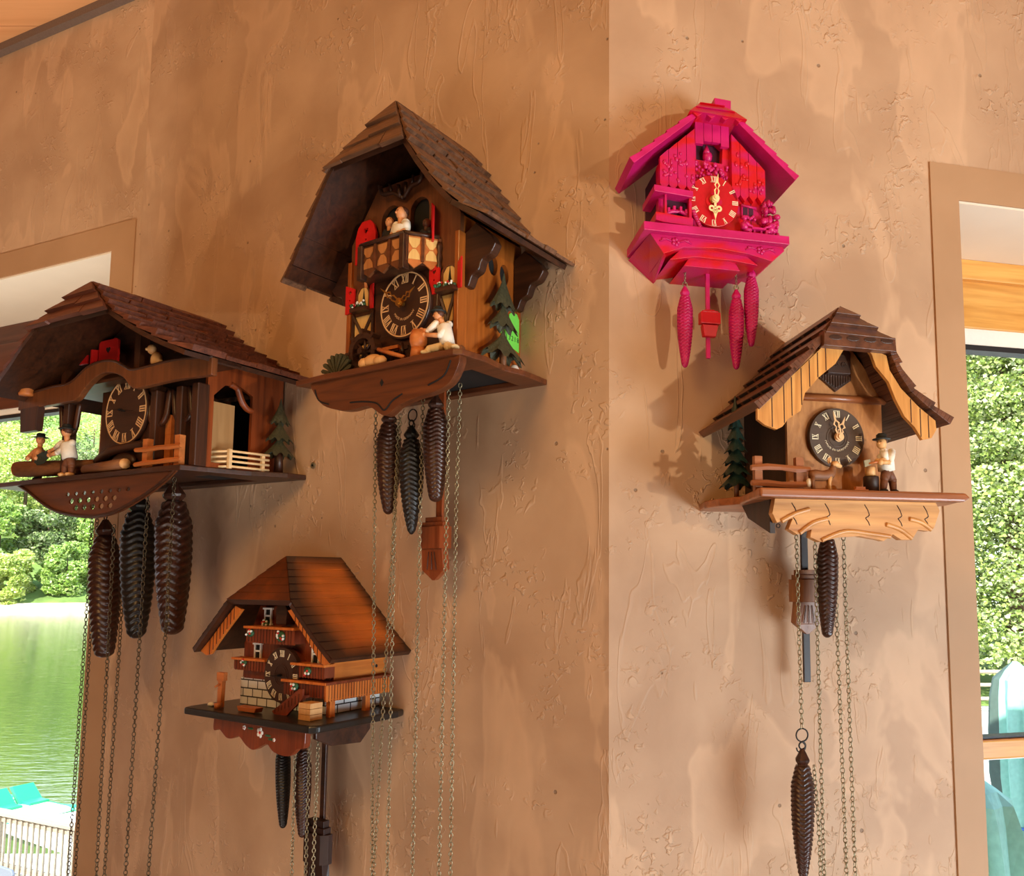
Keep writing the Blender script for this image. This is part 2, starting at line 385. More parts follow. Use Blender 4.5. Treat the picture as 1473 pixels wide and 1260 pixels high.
def pinecone(name, loc, rz, L, r, mat, label, group, rows=22, lobes=5, hookmat=None, blunt=.5, ringr=.005, lean=0., amp=.2):
    "cast cone weight hanging from loc (its top hook)"
    e = empty(name, loc, rz, label, 'clock weight', group); e.rotation_euler.y = lean; ph = rnd.uniform(0, 6)
    mb = MB(); cap = L*.13; nz = rows*6; prof = []
    for i in range(nz+1):
        t = i/nz
        env = min(1, .62+t*2.2)*(1-(max(0, t-.35)/.65)**1.8*(1-blunt*.62))
        env *= math.sqrt(max(.0, 1-max(0, (t-.95)/.05)**2*.9)); prof.append((r*env, -cap-t*(L-cap)))
    def fn(i, w, rr):
        t = i/nz; tri = abs((((w+ph)*lobes/(2*PI)) % 1)*2-1)
        fr = (t*rows+tri*.85) % 1
        return rr*(1-amp+amp*math.sin(fr*PI*.5)**.8*(1-.25*max(0, fr-.85)/.15))
    mb.lathe(prof, 40, fn=fn)
    mb.build('cone', mat, e)
    c = MB(); c.lathe([(r*.18, 0), (r*.24, -cap*.1), (r*.62, -cap*.62), (r*.6, -cap*.74), (r*.42, -cap*.92), (r*.55, -cap*1.1)], 8, smooth=False)
    c.build('cap', mat, e)
    h = MB(); h.tube([(ringr*math.cos(t*PI/8), 0, ringr*.9+ringr*math.sin(t*PI/8)) for t in range(16)], ringr*.24, 6, closed=True)
    h.build('hook', hookmat, e)
    return e
def chain(name, pts, rz, mat, label, group, link=.0085, wire=.00075):
    "oval links strung along a polyline of world points"
    P = [Vector(p) for p in pts]; seg = [(P[i+1]-P[i]).length for i in range(len(P)-1)]; tot = sum(seg)
    n = max(2, int(tot/(link*.74))); mb = MB()
    def at(s):
        for i, l in enumerate(seg):
            if s <= l or i == len(seg)-1: return P[i]+(P[i+1]-P[i])*(s/l), (P[i+1]-P[i]).normalized()
            s -= l
    o = P[0]
    for k in range(n):
        c, t = at((k+.5)*tot/n); a = t.orthogonal().normalized(); b = t.cross(a)
        w = rz+.6+(PI/2 if k % 2 else 0)+rnd.uniform(-.25, .25)
        dirn = (Vector((math.cos(w), math.sin(w), 0))); dirn = (dirn-t*dirn.dot(t)).normalized()
        hw, hl = link*.3, link*.5; q = []
        for j in range(10):
            an = 2*PI*j/10; q.append(c-o+dirn*hw*math.cos(an)+t*(hl-wire*.6)*math.sin(an)*(1.0))
        mb.tube([(p.x, -p.y, p.z) for p in q], wire, 5, closed=True)
    ob = mb.build(name, mat, None, loc=o[:]); return tag(ob, label, 'chain', group)
def carved_tree(mb, c, tiers, sx=1., sd=1., teeth=9, trunk=.004, z0=0):
    "carved fir: drooping toothed tiers (z of hem, z of top, radius) about (x,d)"
    mb.mi = 0
    for (zb, zt, r) in tiers:
        k = 5; ph = rnd.uniform(0, 6)
        prof = [(r*((i/k)**1.25)+.0008, zt-(zt-zb)*(i/k)**.8) for i in range(k+1)]+[(r*.55, zb+(zt-zb)*.22), (.001, zb+(zt-zb)*.4)]
        def fn(i, w, rr, k=k, r=r, ph=ph):
            s = abs(((w*teeth/(2*PI)+ph) % 1)*2-1)
            if i == 0: return rr
            m = min(i, k)/k
            return (rr*(1-.3*m*s), (-.16+.34*s)*r*m*m if i <= k else 0)
        mb.lathe(prof, teeth*4, c=(c[0], c[1], 0), fn=fn, sx=sx, sd=sd, smooth=False)
    mb.mi = 1; mb.lathe([(trunk, z0), (trunk*.8, tiers[0][0]+.02)], 8, c=(c[0], c[1], 0))
def limb(mb, a, b, r0, r1, n=8): mb.tube([a, tuple((x+y)/2 for x, y in zip(a, b)), b], [r0, (r0+r1)/2*1.04, r1], n); mb.ell(a, r0, 8, 5); mb.ell(b, r1, 8, 5)
def figurine(parent, name, J, s, mats, hat=True, label=None):
    """carved little person. J: joints (x,d,z): hip, chest, head, elbows eL eR, hands hL hR, knees kL kR, feet fL fR. mats: shirt, skin, trousers, boots, hair, hat"""
    mb = MB(); hip, ch, hd = J['hip'], J['chest'], J['head']
    mb.mi = 0; mb.tube([hip, tuple(h*.5+c*.5 for h, c in zip(hip, ch)), ch, tuple(c*.8+h*.2 for c, h in zip(ch, hd))], [s*.155, s*.155, s*.15, s*.08], 12)
    for sd in 'LR':
        sh = tuple(c+o for c, o in zip(ch, J['sh'+sd])); mb.mi = 0; limb(mb, sh, J['e'+sd], s*.078, s*.062)
        mb.mi = 1; limb(mb, J['e'+sd], J['h'+sd], s*.052, s*.042); mb.ell(J['h'+sd], s*.055)
        if 'k'+sd in J:
            mb.mi = 2; limb(mb, hip, J['k'+sd], s*.1, s*.082); limb(mb, J['k'+sd], J['f'+sd], s*.074, s*.058)
            f = J['f'+sd]; mb.mi = 3; mb.ell((f[0], f[1]+s*.03, f[2]-s*.005), (s*.075, s*.105, s*.055))
    mb.mi = 1; mb.tube([ch, hd], s*.06, 8); mb.ell(hd, (s*.095, s*.1, s*.115), 12, 9)
    fx = J.get('face', (0, 1)); n = math.hypot(*fx); fx = (fx[0]/n, fx[1]/n)
    mb.ell((hd[0]+fx[0]*s*.1, hd[1]+fx[1]*s*.1, hd[2]-s*.01), s*.02, 6, 4)
    for q in (-1, 1):
        mb.mi = 4; mb.ell((hd[0]+fx[0]*s*.088-fx[1]*q*s*.035, hd[1]+fx[1]*s*.088+fx[0]*q*s*.035, hd[2]+s*.02), s*.012, 6, 4)
    mb.mi = 4; mb.ell((hd[0]-fx[0]*s*.03, hd[1]-fx[1]*s*.03, hd[2]+s*.035), (s*.098, s*.098, s*.09), 12, 7)
    o = mb.build(name, mats[:5], parent)
    if label: o['label'] = label
    if hat:
        h = MB(); h.lathe([(s*.17, s*.07), (s*.165, s*.085), (s*.1, s*.095), (s*.095, s*.16), (s*.06, s*.19), (.0005, s*.185)], 14, c=hd)
        h.build('hat', mats[5], o)
    return o
def rail_fence(mb, a, b, posts, h, z0=0, rails=(.4, .8), r=.0035, pr=.0045):
    A, B = Vector(a), Vector(b)
    for t in posts:
        p = A+(B-A)*t; mb.box(p.x-pr, p.x+pr, p.y-pr*.8, p.y+pr*.8, z0, z0+h)
    for f in rails:
        z = z0+h*f; off = pr+r*.4
        q = [(A+(B-A)*t)+Vector((0, off, 0)) for t in (-.12, .2, .5, .8, 1.12)]
        mb.tube([(p.x, p.y, z+rnd.uniform(-.0012, .0012)) for p in q], [r*.8, r, r*.85, r, r*.75], 6, smooth=False)
# ------------------------------------------------------------------ the place: an outside corner of two plastered walls
F, PXC, PYC, W, H = 1116., 880., 727., 1473., 1260.
EYE = 1.65; PITCH = math.atan(106/F)
CORNER = Vector((-.0041, 1.15, 0)); LA, RA, WA = math.radians(-31), math.radians(13), math.radians(-23)
def on(base, ang, x, d, z=0):
    return Vector((base[0]+x*math.cos(ang)+d*math.sin(ang), base[1]+x*math.sin(ang)-d*math.cos(ang), z))
BEND = on(CORNER, LA, -1.3544, 0)

cam = bpy.data.cameras.new('camera'); co = bpy.data.objects.new('camera', cam); COL.objects.link(co)
cam.sensor_width = 36; cam.sensor_fit = 'HORIZONTAL'; cam.lens = 36*F/W
cam.shift_x = -(PXC-W/2)/W; cam.shift_y = (PYC-H/2)/W; cam.clip_start = .02; cam.clip_end = 2000
co.location = (0, 0, EYE); co.rotation_euler = (PI/2+PITCH, 0, 0); scene.camera = co

M = {}
M['wall'] = plaster('ochre_plaster', (176, 142, 112), (198, 164, 132))
M['band'] = plaster('smooth_band', (172, 134, 98), (182, 144, 108), smooth=True)
M['reveal'] = plain('white_reveal', (236, 222, 202), .6, bscale=8, var=.03)
M['pine'] = wood('pine_frame', (196, 128, 50), (236, 176, 92), 'x', 40, .4)
M['pine_ceiling'] = wood('pine_boards', (214, 146, 92), (236, 176, 122), 'x', 14, .45)
M['dark_frame'] = wood('red_brown_frame', (74, 34, 20), (104, 52, 30), 'x', 40, .4)
M['white_strip'] = plain('white_strip', (240, 236, 226), .5, var=.02)
M['gasket'] = plain('black_gasket', (24, 22, 26), .5)
M['gap'] = plain('grey_strip', (112, 92, 80), .7)
M['glass'] = glassmat('window_glass')
M['floor'] = wood('floor_boards', (120, 80, 48), (160, 112, 72), 'x', 20, .5)

def structure(o, label=None): o['kind'] = 'structure'; o['label'] = label or o.name; o['category'] = 'room'; return o
# left wall: from the corner to the bend, a shallow bend, then the part that holds the window
TOP = 3.165
mb = MB(); mb.box(-1.3544, 0, -.3, 0, 0, TOP+.1)
wl = structure(mb.build('wall_left', M['wall'], loc=CORNER, rotz=LA), 'rough ochre plastered wall left of the corner')
OP0, OP1, OTOP, SILL = -.102, -1.75, 2.474, .35
mb = MB(); mb.box(OP0, 0, -.3, 0, 0, TOP+.1); mb.box(OP1-2.7, OP1, -.3, 0, 0, TOP+.1)
mb.box(OP1, OP0, -.3, 0, OTOP, TOP+.1); mb.box(OP1, OP0, -.3, 0, 0, SILL)
structure(mb.build('wall_far_left', M['wall'], loc=BEND, rotz=WA), 'plastered wall around the lake window')
mb = MB(); b = .0032; mb.box(OP0, -.018, 0, b, SILL, OTOP+.068); mb.box(OP1, OP0, 0, b, OTOP, OTOP+.068)
structure(mb.build('trim_1', M['band'], loc=BEND, rotz=WA), 'smooth painted band around the lake window')
mb = MB(); mb.box(OP1, OP0, -.3, 0, OTOP-.004, OTOP+.002)
structure(mb.build('trim_2', M['reveal'], loc=BEND, rotz=WA), 'pale soffit of the lake window opening')
# right wall with its window
ROP0, ROP1, RTOP = .620, 2.1, 2.303
mb = MB(); mb.box(0, ROP0, -.3, 0, 0, TOP+.1); mb.box(ROP1, 3.6, -.3, 0, 0, TOP+.1)
mb.box(ROP0, ROP1, -.3, 0, RTOP, TOP+.1); mb.box(ROP0, ROP1, -.3, 0, 0, .3)
structure(mb.build('wall_right', M['wall'], loc=CORNER, rotz=RA), 'rough plastered wall right of the corner')
mb = MB(); mb.box(.5655, ROP0, 0, b, .3, RTOP+.063); mb.box(ROP0, ROP1, 0, b, RTOP, RTOP+.063)
structure(mb.build('trim_3', M['band'], loc=CORNER, rotz=RA), 'smooth painted band around the terrace window')
mb = MB(); mb.box(ROP0, ROP1, -.3, 0, RTOP-.004, RTOP+.002)
structure(mb.build('trim_4', M['reveal'], loc=CORNER, rotz=RA), 'pale soffit of the terrace window opening')

def window(n, base, ang, x0, x1, top, bot, dep, head, strip, mats, rail=None):
    r = bpy.data.objects.new('window_%d' % n, None); COL.objects.link(r); r.location = base; r.rotation_euler.z = ang
    structure(r, 'wood framed %s window' % ('lake' if n == 1 else 'terrace'))
    mb = MB(); mb.box(x0, x1, -dep-.05, -dep, top-head, top-.004)
    if n == 2: mb.box(x0, x1, -dep, -dep+.014, top-.046, top-.004)
    else: mb.box(x0, x1, -dep, -dep+.012, top-.16, top-.07)
    mb.box(x0, x0+.06, -dep-.05, -dep, bot, top-head); mb.box(x1-.06, x1, -dep-.05, -dep, bot, top-head); mb.box(x0, x1, -dep-.05, -dep, bot, bot+.06)
    mb.build('window_frame', mats, r, bevel=.002)
    z = top-head
    if rail: mbr = MB(); mbr.box(x0, x1, -dep-.05, -dep, rail-.018, rail+.018); mbr.build('transom', mats, r, bevel=.003)
    s = MB(); s.box(x0+.06, x1-.06, -dep-.04, -dep-.006, z-strip, z)
    if rail: s.box(x0+.06, x1-.06, -dep-.04, -dep-.012, rail-.022, rail-.018)
    s.build('white_bead', M['white_strip'], r)
    g = MB(); g.box(x0+.06, x1-.06, -dep-.035, -dep-.004, z-strip-.011, z-strip)
    if rail: g.box(x0+.06, x1-.06, -dep-.035, -dep-.01, rail+.018, rail+.023)
    g.build('gasket', M['gasket'], r)
    p = MB(); p.box(x0+.05, x1-.05, -dep-.03, -dep-.026, bot+.05, z-strip); p.build('pane', M['glass'], r)
window(1, BEND, WA, OP1, OP0, OTOP, SILL, .245, .281, .02, M['dark_frame'])
window(2, CORNER, RA, ROP0, ROP1, RTOP, .3, .217, .142, .034, M['pine'], 1.32)

# ceiling boards and the rest of the room behind the viewer
mb = MB(); mb.xf = None
rx0, rx1, ry0 = -4.6, 3.9, -4.2
for i in range(40):
    y = 3.4-i*.2; mb.box(rx0, rx1, -y, -y+.197, TOP, TOP+.03)
structure(mb.build('ceiling', M['pine_ceiling']), 'pine board ceiling')
mb = MB(); mb.box(-3.3, -.02, .0, .02, TOP-.022, TOP)
structure(mb.build('trim_5', M['gap'], loc=BEND, rotz=WA), 'grey strip where the board ceiling meets the wall')
mb = MB(); mb.box(rx0, rx1, -3.2, -ry0, -.1, 0); structure(mb.build('floor', M['floor']))
mb = MB(); mb.box(rx0, rx1, -ry0, -ry0+.1, 0, TOP); structure(mb.build('wall_back', M['wall']), 'back wall of the room')
mb = MB(); mb.box(rx0-.1, rx0, -2.9, -ry0, 0, TOP); structure(mb.build('wall_west', M['wall']), 'side wall of the room')
mb = MB(); mb.box(rx1, rx1+.1, -2.2, -ry0, 0, TOP); structure(mb.build('wall_east', M['wall']), 'side wall of the room')

# ------------------------------------------------------------------ outside
X = {}
X['deck'] = wood('grey_deck_wood', (132, 120, 104), (164, 152, 134), 'x', 8, .7)
X['white'] = plain('white_paint', (238, 236, 232), .6, var=.03)
X['water'] = water('lake_water')
X['earth'] = plain('shore_earth', (176, 168, 140), .9, bscale=.6, var=.3)
X['hill'] = plain('forest_floor', (96, 122, 56), .9, bscale=.4, var=.35)
X['paving'] = plain('terrace_paving', (206, 202, 196), .8, bscale=3, var=.08)
X['bark'] = wood('bark', (72, 56, 42), (112, 90, 70), 'z', 10, .9)
X['leafA'] = leafmat('leaf_yellow_green', [(172, 196, 84), (222, 230, 140), (128, 160, 60), (238, 240, 190), (190, 208, 96)])  # palest tone in each leaf palette paints in sunlit highlights
X['leafB'] = leafmat('leaf_mid_green', [(130, 166, 70), (180, 208, 106), (96, 134, 56), (220, 230, 170), (150, 184, 84)])
X['leafC'] = leafmat('leaf_deep_green', [(84, 112, 62), (150, 172, 104), (60, 88, 48), (206, 214, 170), (110, 140, 80)])
X['needle'] = leafmat('needle_green', [(110, 136, 66), (184, 202, 110), (70, 96, 48), (232, 236, 190), (140, 164, 80)])
X['teal_boat'] = plain('teal_hull', (30, 176, 110), .35, var=.06)
X['pale_boat'] = plain('pale_hull', (214, 236, 226), .35, var=.04)
X['grey_plastic'] = plain('grey_plastic', (104, 110, 122), .5)
X['teal_cloth'] = plain('teal_canvas', (132, 186, 172), .8, bscale=30, var=.1)
X['grey_cloth'] = plain('grey_green_canvas', (66, 86, 80), .8, bscale=30, var=.12)
X['strap'] = plain('blue_strap', (60, 110, 190), .6)
X['orange'] = wood('orange_wood', (206, 104, 40), (232, 140, 70), 'x', 10, .5)
X['pole'] = plain('pole_metal', (180, 180, 178), .4, metal=.6)

LAKE = -4.3
mb = MB(); mb.box(-260, 6, -420, -19, LAKE-.5, LAKE)
structure(mb.build('lake', X['water']), 'lake reflecting the far forest')
# far shore and wooded slope
mb = MB()
sh = [(-300, 118), (-150, 128), (-60, 150), (20, 160)]
for i in range(3):
    (xa, ya), (xb, yb) = sh[i], sh[i+1]
    mb.add([(xa, -ya, LAKE), (xb, -yb, LAKE), (xb, -yb-5, LAKE+1.6), (xa, -ya-5, LAKE+1.6)], [(0, 1, 2, 3)])
for q in mb.v: pass
structure(mb.build('shore', X['earth']), 'pale stony far shore of the lake')
mb = MB()
for i in range(3):
    (xa, ya), (xb, yb) = sh[i], sh[i+1]
    mb.add([(xa, -ya-4.5, LAKE+1.3), (xb, -yb-4.5, LAKE+1.3), (xb, -yb-120, LAKE+62), (xa, -ya-120, LAKE+62)], [(0, 1, 2, 3)])
structure(mb.build('hill', X['hill']), 'wooded slope beyond the lake')
# dock and deck on the near shore, below the windows
mb = MB(); mb.box(-24, -4.2, -13.0, -3.2, -3.4, -3.3)
def quadpoly(name, pts, z0, z1, mat, label):
    m = MB(); m.prismz([(p[0], -p[1]) for p in pts], z0, z1); return structure(m.build(name, mat), label)
RA0, RA1 = Vector((-16.5, 16.4, 0)), Vector((-6.2, 11.9, 0)); rd = (RA1-RA0).normalized(); rn = Vector((-rd.y, rd.x, 0))
quadpoly('deck_floor', [RA0-rn*9, RA1-rn*9, RA1+rn*.12, RA0+rn*.12], -3.46, -3.34, X['deck'], 'sunlit deck below the window')
q0 = Vector((-11.2, 16.0, 0))
quadpoly('dock', [Vector((-12.6, 16.6, 0)), Vector((-7.2, 13.4, 0)), Vector((-6.0, 18.5, 0)), Vector((-10.9, 18.6, 0))], -3.55, -3.42, X['white'], 'white dock on the water')
# railing: one thing with posts, balusters, caps
rl = empty('deck_railing', RA0+Vector((0, 0, -3.34)), math.atan2(rd.y, rd.x), 'weathered grey wooden railing with vertical balusters beside the lake', 'railing')
Lr = (RA1-RA0).length
mb = MB(); mb.box(0, Lr, -.09, .09, .98, 1.03); mb.build('top_rail', X['deck'], rl)
mb = MB(); mb.box(0, Lr, -.02, .02, .86, .95); mb.build('upper_rail', X['deck'], rl)
mb = MB(); mb.box(0, Lr, -.02, .02, .1, .19); mb.build('lower_rail', X['deck'], rl)
mb = MB(); mb.box(-.02, .02, .02, .05, .02, .95); bal = None
k = int(Lr/.155)
for i in range(k):
    x = .08+i*.155
    if bal is None: bal = mb.build('baluster', X['deck'], rl); o = bal
    else: o = bal.copy(); COL.objects.link(o); o.parent = rl
    o.location = (x, 0, 0)
mb = MB(); mb.box(-.05, .05, -.05, .05, 0, 1.0); po = None
for x in (.05, 2.2, 4.35, 6.5, 8.6, 10.9):
    if po is None: po = mb.build('post', X['deck'], rl); o = po
    else: o = po.copy(); COL.objects.link(o); o.parent = rl
    o.location = (min(x, Lr-.05), 0, 0)
# boats moored past the dock
def boat(loc, rz, col, label):
    e = empty('pedal_boat', loc, rz, label, 'boat', 'boats moored by the dock')
    for s in (-1, 1):
        h = MB(); pr = []
        for t in range(9):
            x = -1.25+2.5*t/8; w = .24*math.sqrt(max(.02, 1-(abs(x)/1.3)**3)); up = .12*(abs(x)/1.25)**2
            pr.append((x, w, up))
        n = 8; vs = []; fs = []
        for (x, w, up) in pr:
            for j in range(n): a = 2*PI*j/n; vs.append((x, s*.55+w*math.cos(a), .18+up+.2*math.sin(a)))
        for i in range(len(pr)-1):
            for j in range(n): fs.append((i*n+j, i*n+(j+1) % n, (i+1)*n+(j+1) % n, (i+1)*n+j))
        fs += [tuple(range(n)), tuple(range((len(pr)-1)*n, len(pr)*n))]
        h.add(vs, fs, True); h.build('hull', col, e)
    d = MB(); d.box(-1.0, 1.0, -.5, .5, .32, .4); d.build('deck_plate', X['pale_boat'], e, bevel=.02)
    for y in (-.3, .3):
        st = MB(); st.prismx([(0, 0)]*0 or [(y-.22, .4), (y+.22, .4), (y+.22, .46), (y-.22, .46)], -.55, -.1)
        st.hexa([(-.6, y-.26, .4), (-.42, y-.26, .4), (-.42, y+.26, .4), (-.6, y+.26, .4)], [(-1.0, y-.24, .74), (-.86, y-.24, .78), (-.86, y+.24, .78), (-1.0, y+.24, .74)])
        st.build('seat', col, e, bevel=.01)
for i, (x, y, r, c, t) in enumerate([(-18.6, 21.2, .5, 'pale_boat', 'pale green pedal boat farthest along the dock'), (-16.4, 20.4, .9, 'teal_boat', 'teal pedal boat with raised seats between two others'), (-14.2, 19.5, .75, 'teal_boat', 'teal pedal boat moored nearest the white dock')]):
    boat((x, y, LAKE+.02), -.45, X[c], t)
# chair on the deck
e = empty('deck_chair', (-8.75, 11.3, -3.34), -.5, 'grey plastic chair with a rounded back on the sunlit deck', 'chair')
mb = MB(); mb.prismx([(-.2, .42), (.24, .44), (.24, .47), (-.2, .45)], -.24, .24); mb.build('seat', X['grey_plastic'], e, bevel=.01)
mb = MB(); mb.prism([(-.23, .45), (.23, .45), (.25, .84), (.2, .9), (-.2, .9), (-.25, .84)], -.24, -.2); mb.build('backrest', X['grey_plastic'], e, bevel=.01)
for sx in (-.2, .2):
    for sy in (-.2, .2):
        mb = MB(); mb.tube([(sx, sy, .44), (sx*1.15, sy*1.15, 0)], .018, 6); mb.build('leg', X['grey_plastic'], e)

# trees: a trunk and a crown of separate leaf clumps
def crown(pts, n, size, seed, flat=.5):
    r = random.Random(seed); mb = MB(); vs = []; fs = []
    for i in range(n):
        c, rad = r.choice(pts); 
        while True:
            p = Vector((r.uniform(-1, 1), r.uniform(-1, 1), r.uniform(-1, 1)))
            if .25 < p.length < 1: break
        p = p.normalized()*(p.length**.4); q = Vector(c)+Vector((p.x*rad[0], p.y*rad[1], p.z*rad[2]))
        a = Vector((r.uniform(-1, 1), r.uniform(-1, 1), r.uniform(-.6, .6))).normalized(); b = a.orthogonal().normalized()
        b = (b*math.cos(r.uniform(0, 6))+a.cross(b)*math.sin(r.uniform(0, 6))).normalized(); s = size*r.uniform(.6, 1.3)
        k = len(vs); vs += [(q-a*s*.5)[:], (q+b*s*.35)[:], (q+a*s*.5)[:], (q-b*s*.35)[:]]; fs.append((k, k+1, k+2, k+3))
    mb.add(vs, fs); return mb
def tree(loc, h, w, mat, label, group, seed, n=2600, size=.9, cone=False, bare=.22):
    e = empty('conifer_tree' if cone else 'broadleaf_tree', loc, 0, label, 'tree', group); r = random.Random(seed)
    t = MB(); t.tube([(0, 0, -.5), (r.uniform(-.1, .1)*w*.2, 0, h*.5), (0, 0, h*.92)], [h*.018, h*.013, h*.003], 8); t.build('trunk', X['bark'], e)
    pts = []
    if cone:
        for k in range(46):
            f = (k/45); z = h*(bare+(1-bare)*f); rr = w*(1-f)**.8*.5
            for j in range(6): a = r.uniform(0, 6.3); pts.append(((math.cos(a)*rr*.7, math.sin(a)*rr*.7, z-rr*.12), (rr*.5+.12, rr*.5+.12, h*.028)))
    else:
        for k in range(44):
            f = r.random(); a = r.uniform(0, 6.3); z = h*(bare+(1-bare)*f); rr = w*.5*math.sin(PI*(.12+.8*f))**.7; q = r.uniform(.1, .2)
            pts.append(((math.cos(a)*rr*.75, math.sin(a)*rr*.75, z), (w*q, w*q, h*q*.62)))
    crown(pts, n, size, seed).build('crown', mat, e)
rt = random.Random(5); kinds = ['leafA', 'leafB', 'leafA', 'leafC', 'leafB']
far = []
for row, (back, hh, nn) in enumerate(((4, 11, 15), (18, 15, 14), (34, 19, 13), (52, 24, 11))):
    for i in range(nn):
        ang = math.radians(-52+i*(34/(nn-1))+rt.uniform(-.3, .3)+row*.4); dist = 178+back
        x, y = math.sin(ang)*dist, math.cos(ang)*dist
        far.append((ang, x, y, LAKE+1+max(0, back-4)*.52, hh*rt.uniform(.8, 1.2), row))
rows = ['along the water edge', 'in the second row above the shore', 'high on the far slope', 'on top of the far slope']
for i, (ang, x, y, z, h, row) in enumerate(far):
    k = rt.choice(kinds); nm = {'leafA': 'yellow-green', 'leafB': 'mid-green', 'leafC': 'dark green'}[k]
    tree((x, y, z), h, h*.8, X[k], '%s leafy tree %s across the lake' % (nm, rows[row]), 'trees across the lake', 100+i, n=11000 if -41 < math.degrees(ang) < -28.5 else 3500, size=.62 if -41 < math.degrees(ang) < -28.5 else 1.1, bare=.0)

# terrace on the right: paving, parasols, fence, conifers
quadpoly('terrace', [Vector((1.5, 2.6, 0)), Vector((26, 2.0, 0)), Vector((40, 60, 0)), Vector((4, 60, 0))], -1.75, -1.62, X['paving'], 'bright terrace below the window')
def parasol(loc, h, label, spread=.2, lean=(0, 0)):
    e = empty('closed_parasol', loc, 0, label, 'parasol', None)
    p = MB(); p.tube([(0, 0, 0), (lean[0], lean[1], h)], .022, 8); p.build('pole', X['pole'], e)
    c = MB(); n = 24; zs = [1, .965, .93, .86, .72, .55, .42, .36, .28, .18]; rr = [.02, .1, .15, .165, .17, .175, .15, .11, .17, .2]; k = len(zs); vs = []; fs = []
    for i in range(k):
        for j in range(n):
            a = 2*PI*j/n; f = 1+.34*(1 if j % 3 == 0 else (-.45 if j % 3 == 1 else .15))*(0 if i < 2 else min(1, i/4)); r = rr[i]*f*spread/.2
            zz = (.38+.62*(zs[i]-.18)/.82)*h+(-.04*(j % 3 == 0) if i == k-1 else 0)
            vs.append((r*math.cos(a)+lean[0]*zz/h, r*math.sin(a)+lean[1]*zz/h, zz))
    for i in range(k-1):
        for j in range(n): fs.append((i*n+j, i*n+(j+1) % n, (i+1)*n+(j+1) % n, (i+1)*n+j))
    c.add(vs, fs, False)
    for j in range(len(c.m)): c.m[j] = 1 if (j % n) in (11, 12, 13, 14, 15) else 0
    c.build('canopy', [X['teal_cloth'], X['grey_cloth']], e)
    s = MB(); s.tube([(.13*spread/.2*math.cos(a*PI/8)+lean[0]*.6, .13*spread/.2*math.sin(a*PI/8)+lean[1]*.6, .6*h*.87) for a in range(16)], .012, 6, closed=True); s.build('strap', X['strap'], e)
    b = MB(); b.lathe([(.25, 0), (.25, .06), (.05, .09), (.04, .25)], 16); b.build('base', X['pole'], e)
parasol((3.2, 6.25, -1.62), 2.62, 'closed teal parasol strapped with a blue band outside the terrace window')
parasol((2.02, 4.15, -1.62), 2.25, 'closed pale teal parasol leaning close to the window edge', .2, (-.13, .0))
e = empty('garden_bench', (5.05, 9.6, -1.62), .35, 'orange wooden bench on the sunlit terrace', 'bench')
for i in range(3): mb = MB(); mb.box(-.8, .8, -.2+i*.14, -.08+i*.14, .42, .46); mb.build('seat_slat', X['orange'], e)
for sx in (-.65, .65): mb = MB(); mb.box(sx-.05, sx+.05, -.18, .2, 0, .42); mb.build('leg', X['orange'], e)
fe = empty('rail_fence', (7.0, 19.5, -1.62), -.05, 'pale post and rail fence behind the parasols', 'fence')
for z in (.35, .68, 1.0): mb = MB(); mb.tube([(0, 0, z), (9, 0, z+.02)], .05, 6); mb.build('rail', X['deck'], fe)
for i in range(6): mb = MB(); mb.box(i*1.8-.06, i*1.8+.06, -.06, .06, 0, 1.12); mb.build('post', X['deck'], fe)
mb = MB(); mb.prismz([(3, -21), (60, -17), (80, -80), (0, -80)], -1.8, -1.58)
structure(mb.build('lawn', X['hill']), 'grass behind the terrace fence')
for i, (x, y, h, w, k, cone, t) in enumerate([
        (11.6, 22.5, 15, 6.2, 'needle', True, 'tall sunlit conifer nearest the terrace fence'),
        (15.6, 27, 17, 8, 'leafC', True, 'dark conifer standing behind the sunlit one'),
        (18.2, 31, 18, 9, 'leafB', False, 'broad leafy tree at the back of the terrace trees'),
        (13.2, 36, 20, 9, 'leafC', False, 'shaded leafy tree filling the back of the lawn'),
        (16.6, 22.5, 13, 6, 'needle', True, 'conifer with low branches at the edge of the window view'),
        (22.8, 35, 20, 10, 'leafC', False, 'large dark leafy tree at the far edge of the lawn'),
        (7.2, 29, 17, 8, 'leafB', False, 'broad leafy tree behind the window frame side of the lawn'),
        (27, 30, 18, 9, 'leafA', False, 'yellow-green tree beyond the dark one at the lawn edge'),
        (2.5, 34, 18, 9, 'leafC', False, 'dark leafy tree between the lawn and the lake'),
        (33, 36, 20, 11, 'leafB', False, 'outermost leafy tree beside the terrace lawn')]):
    tree((x, y, -1.6), h, w, X[k], t, 'trees behind the terrace', 300+i, n=(100000 if i in (0, 4) else 45000 if i < 6 else 12000), size=.13 if cone else .2, cone=cone, bare=.1)

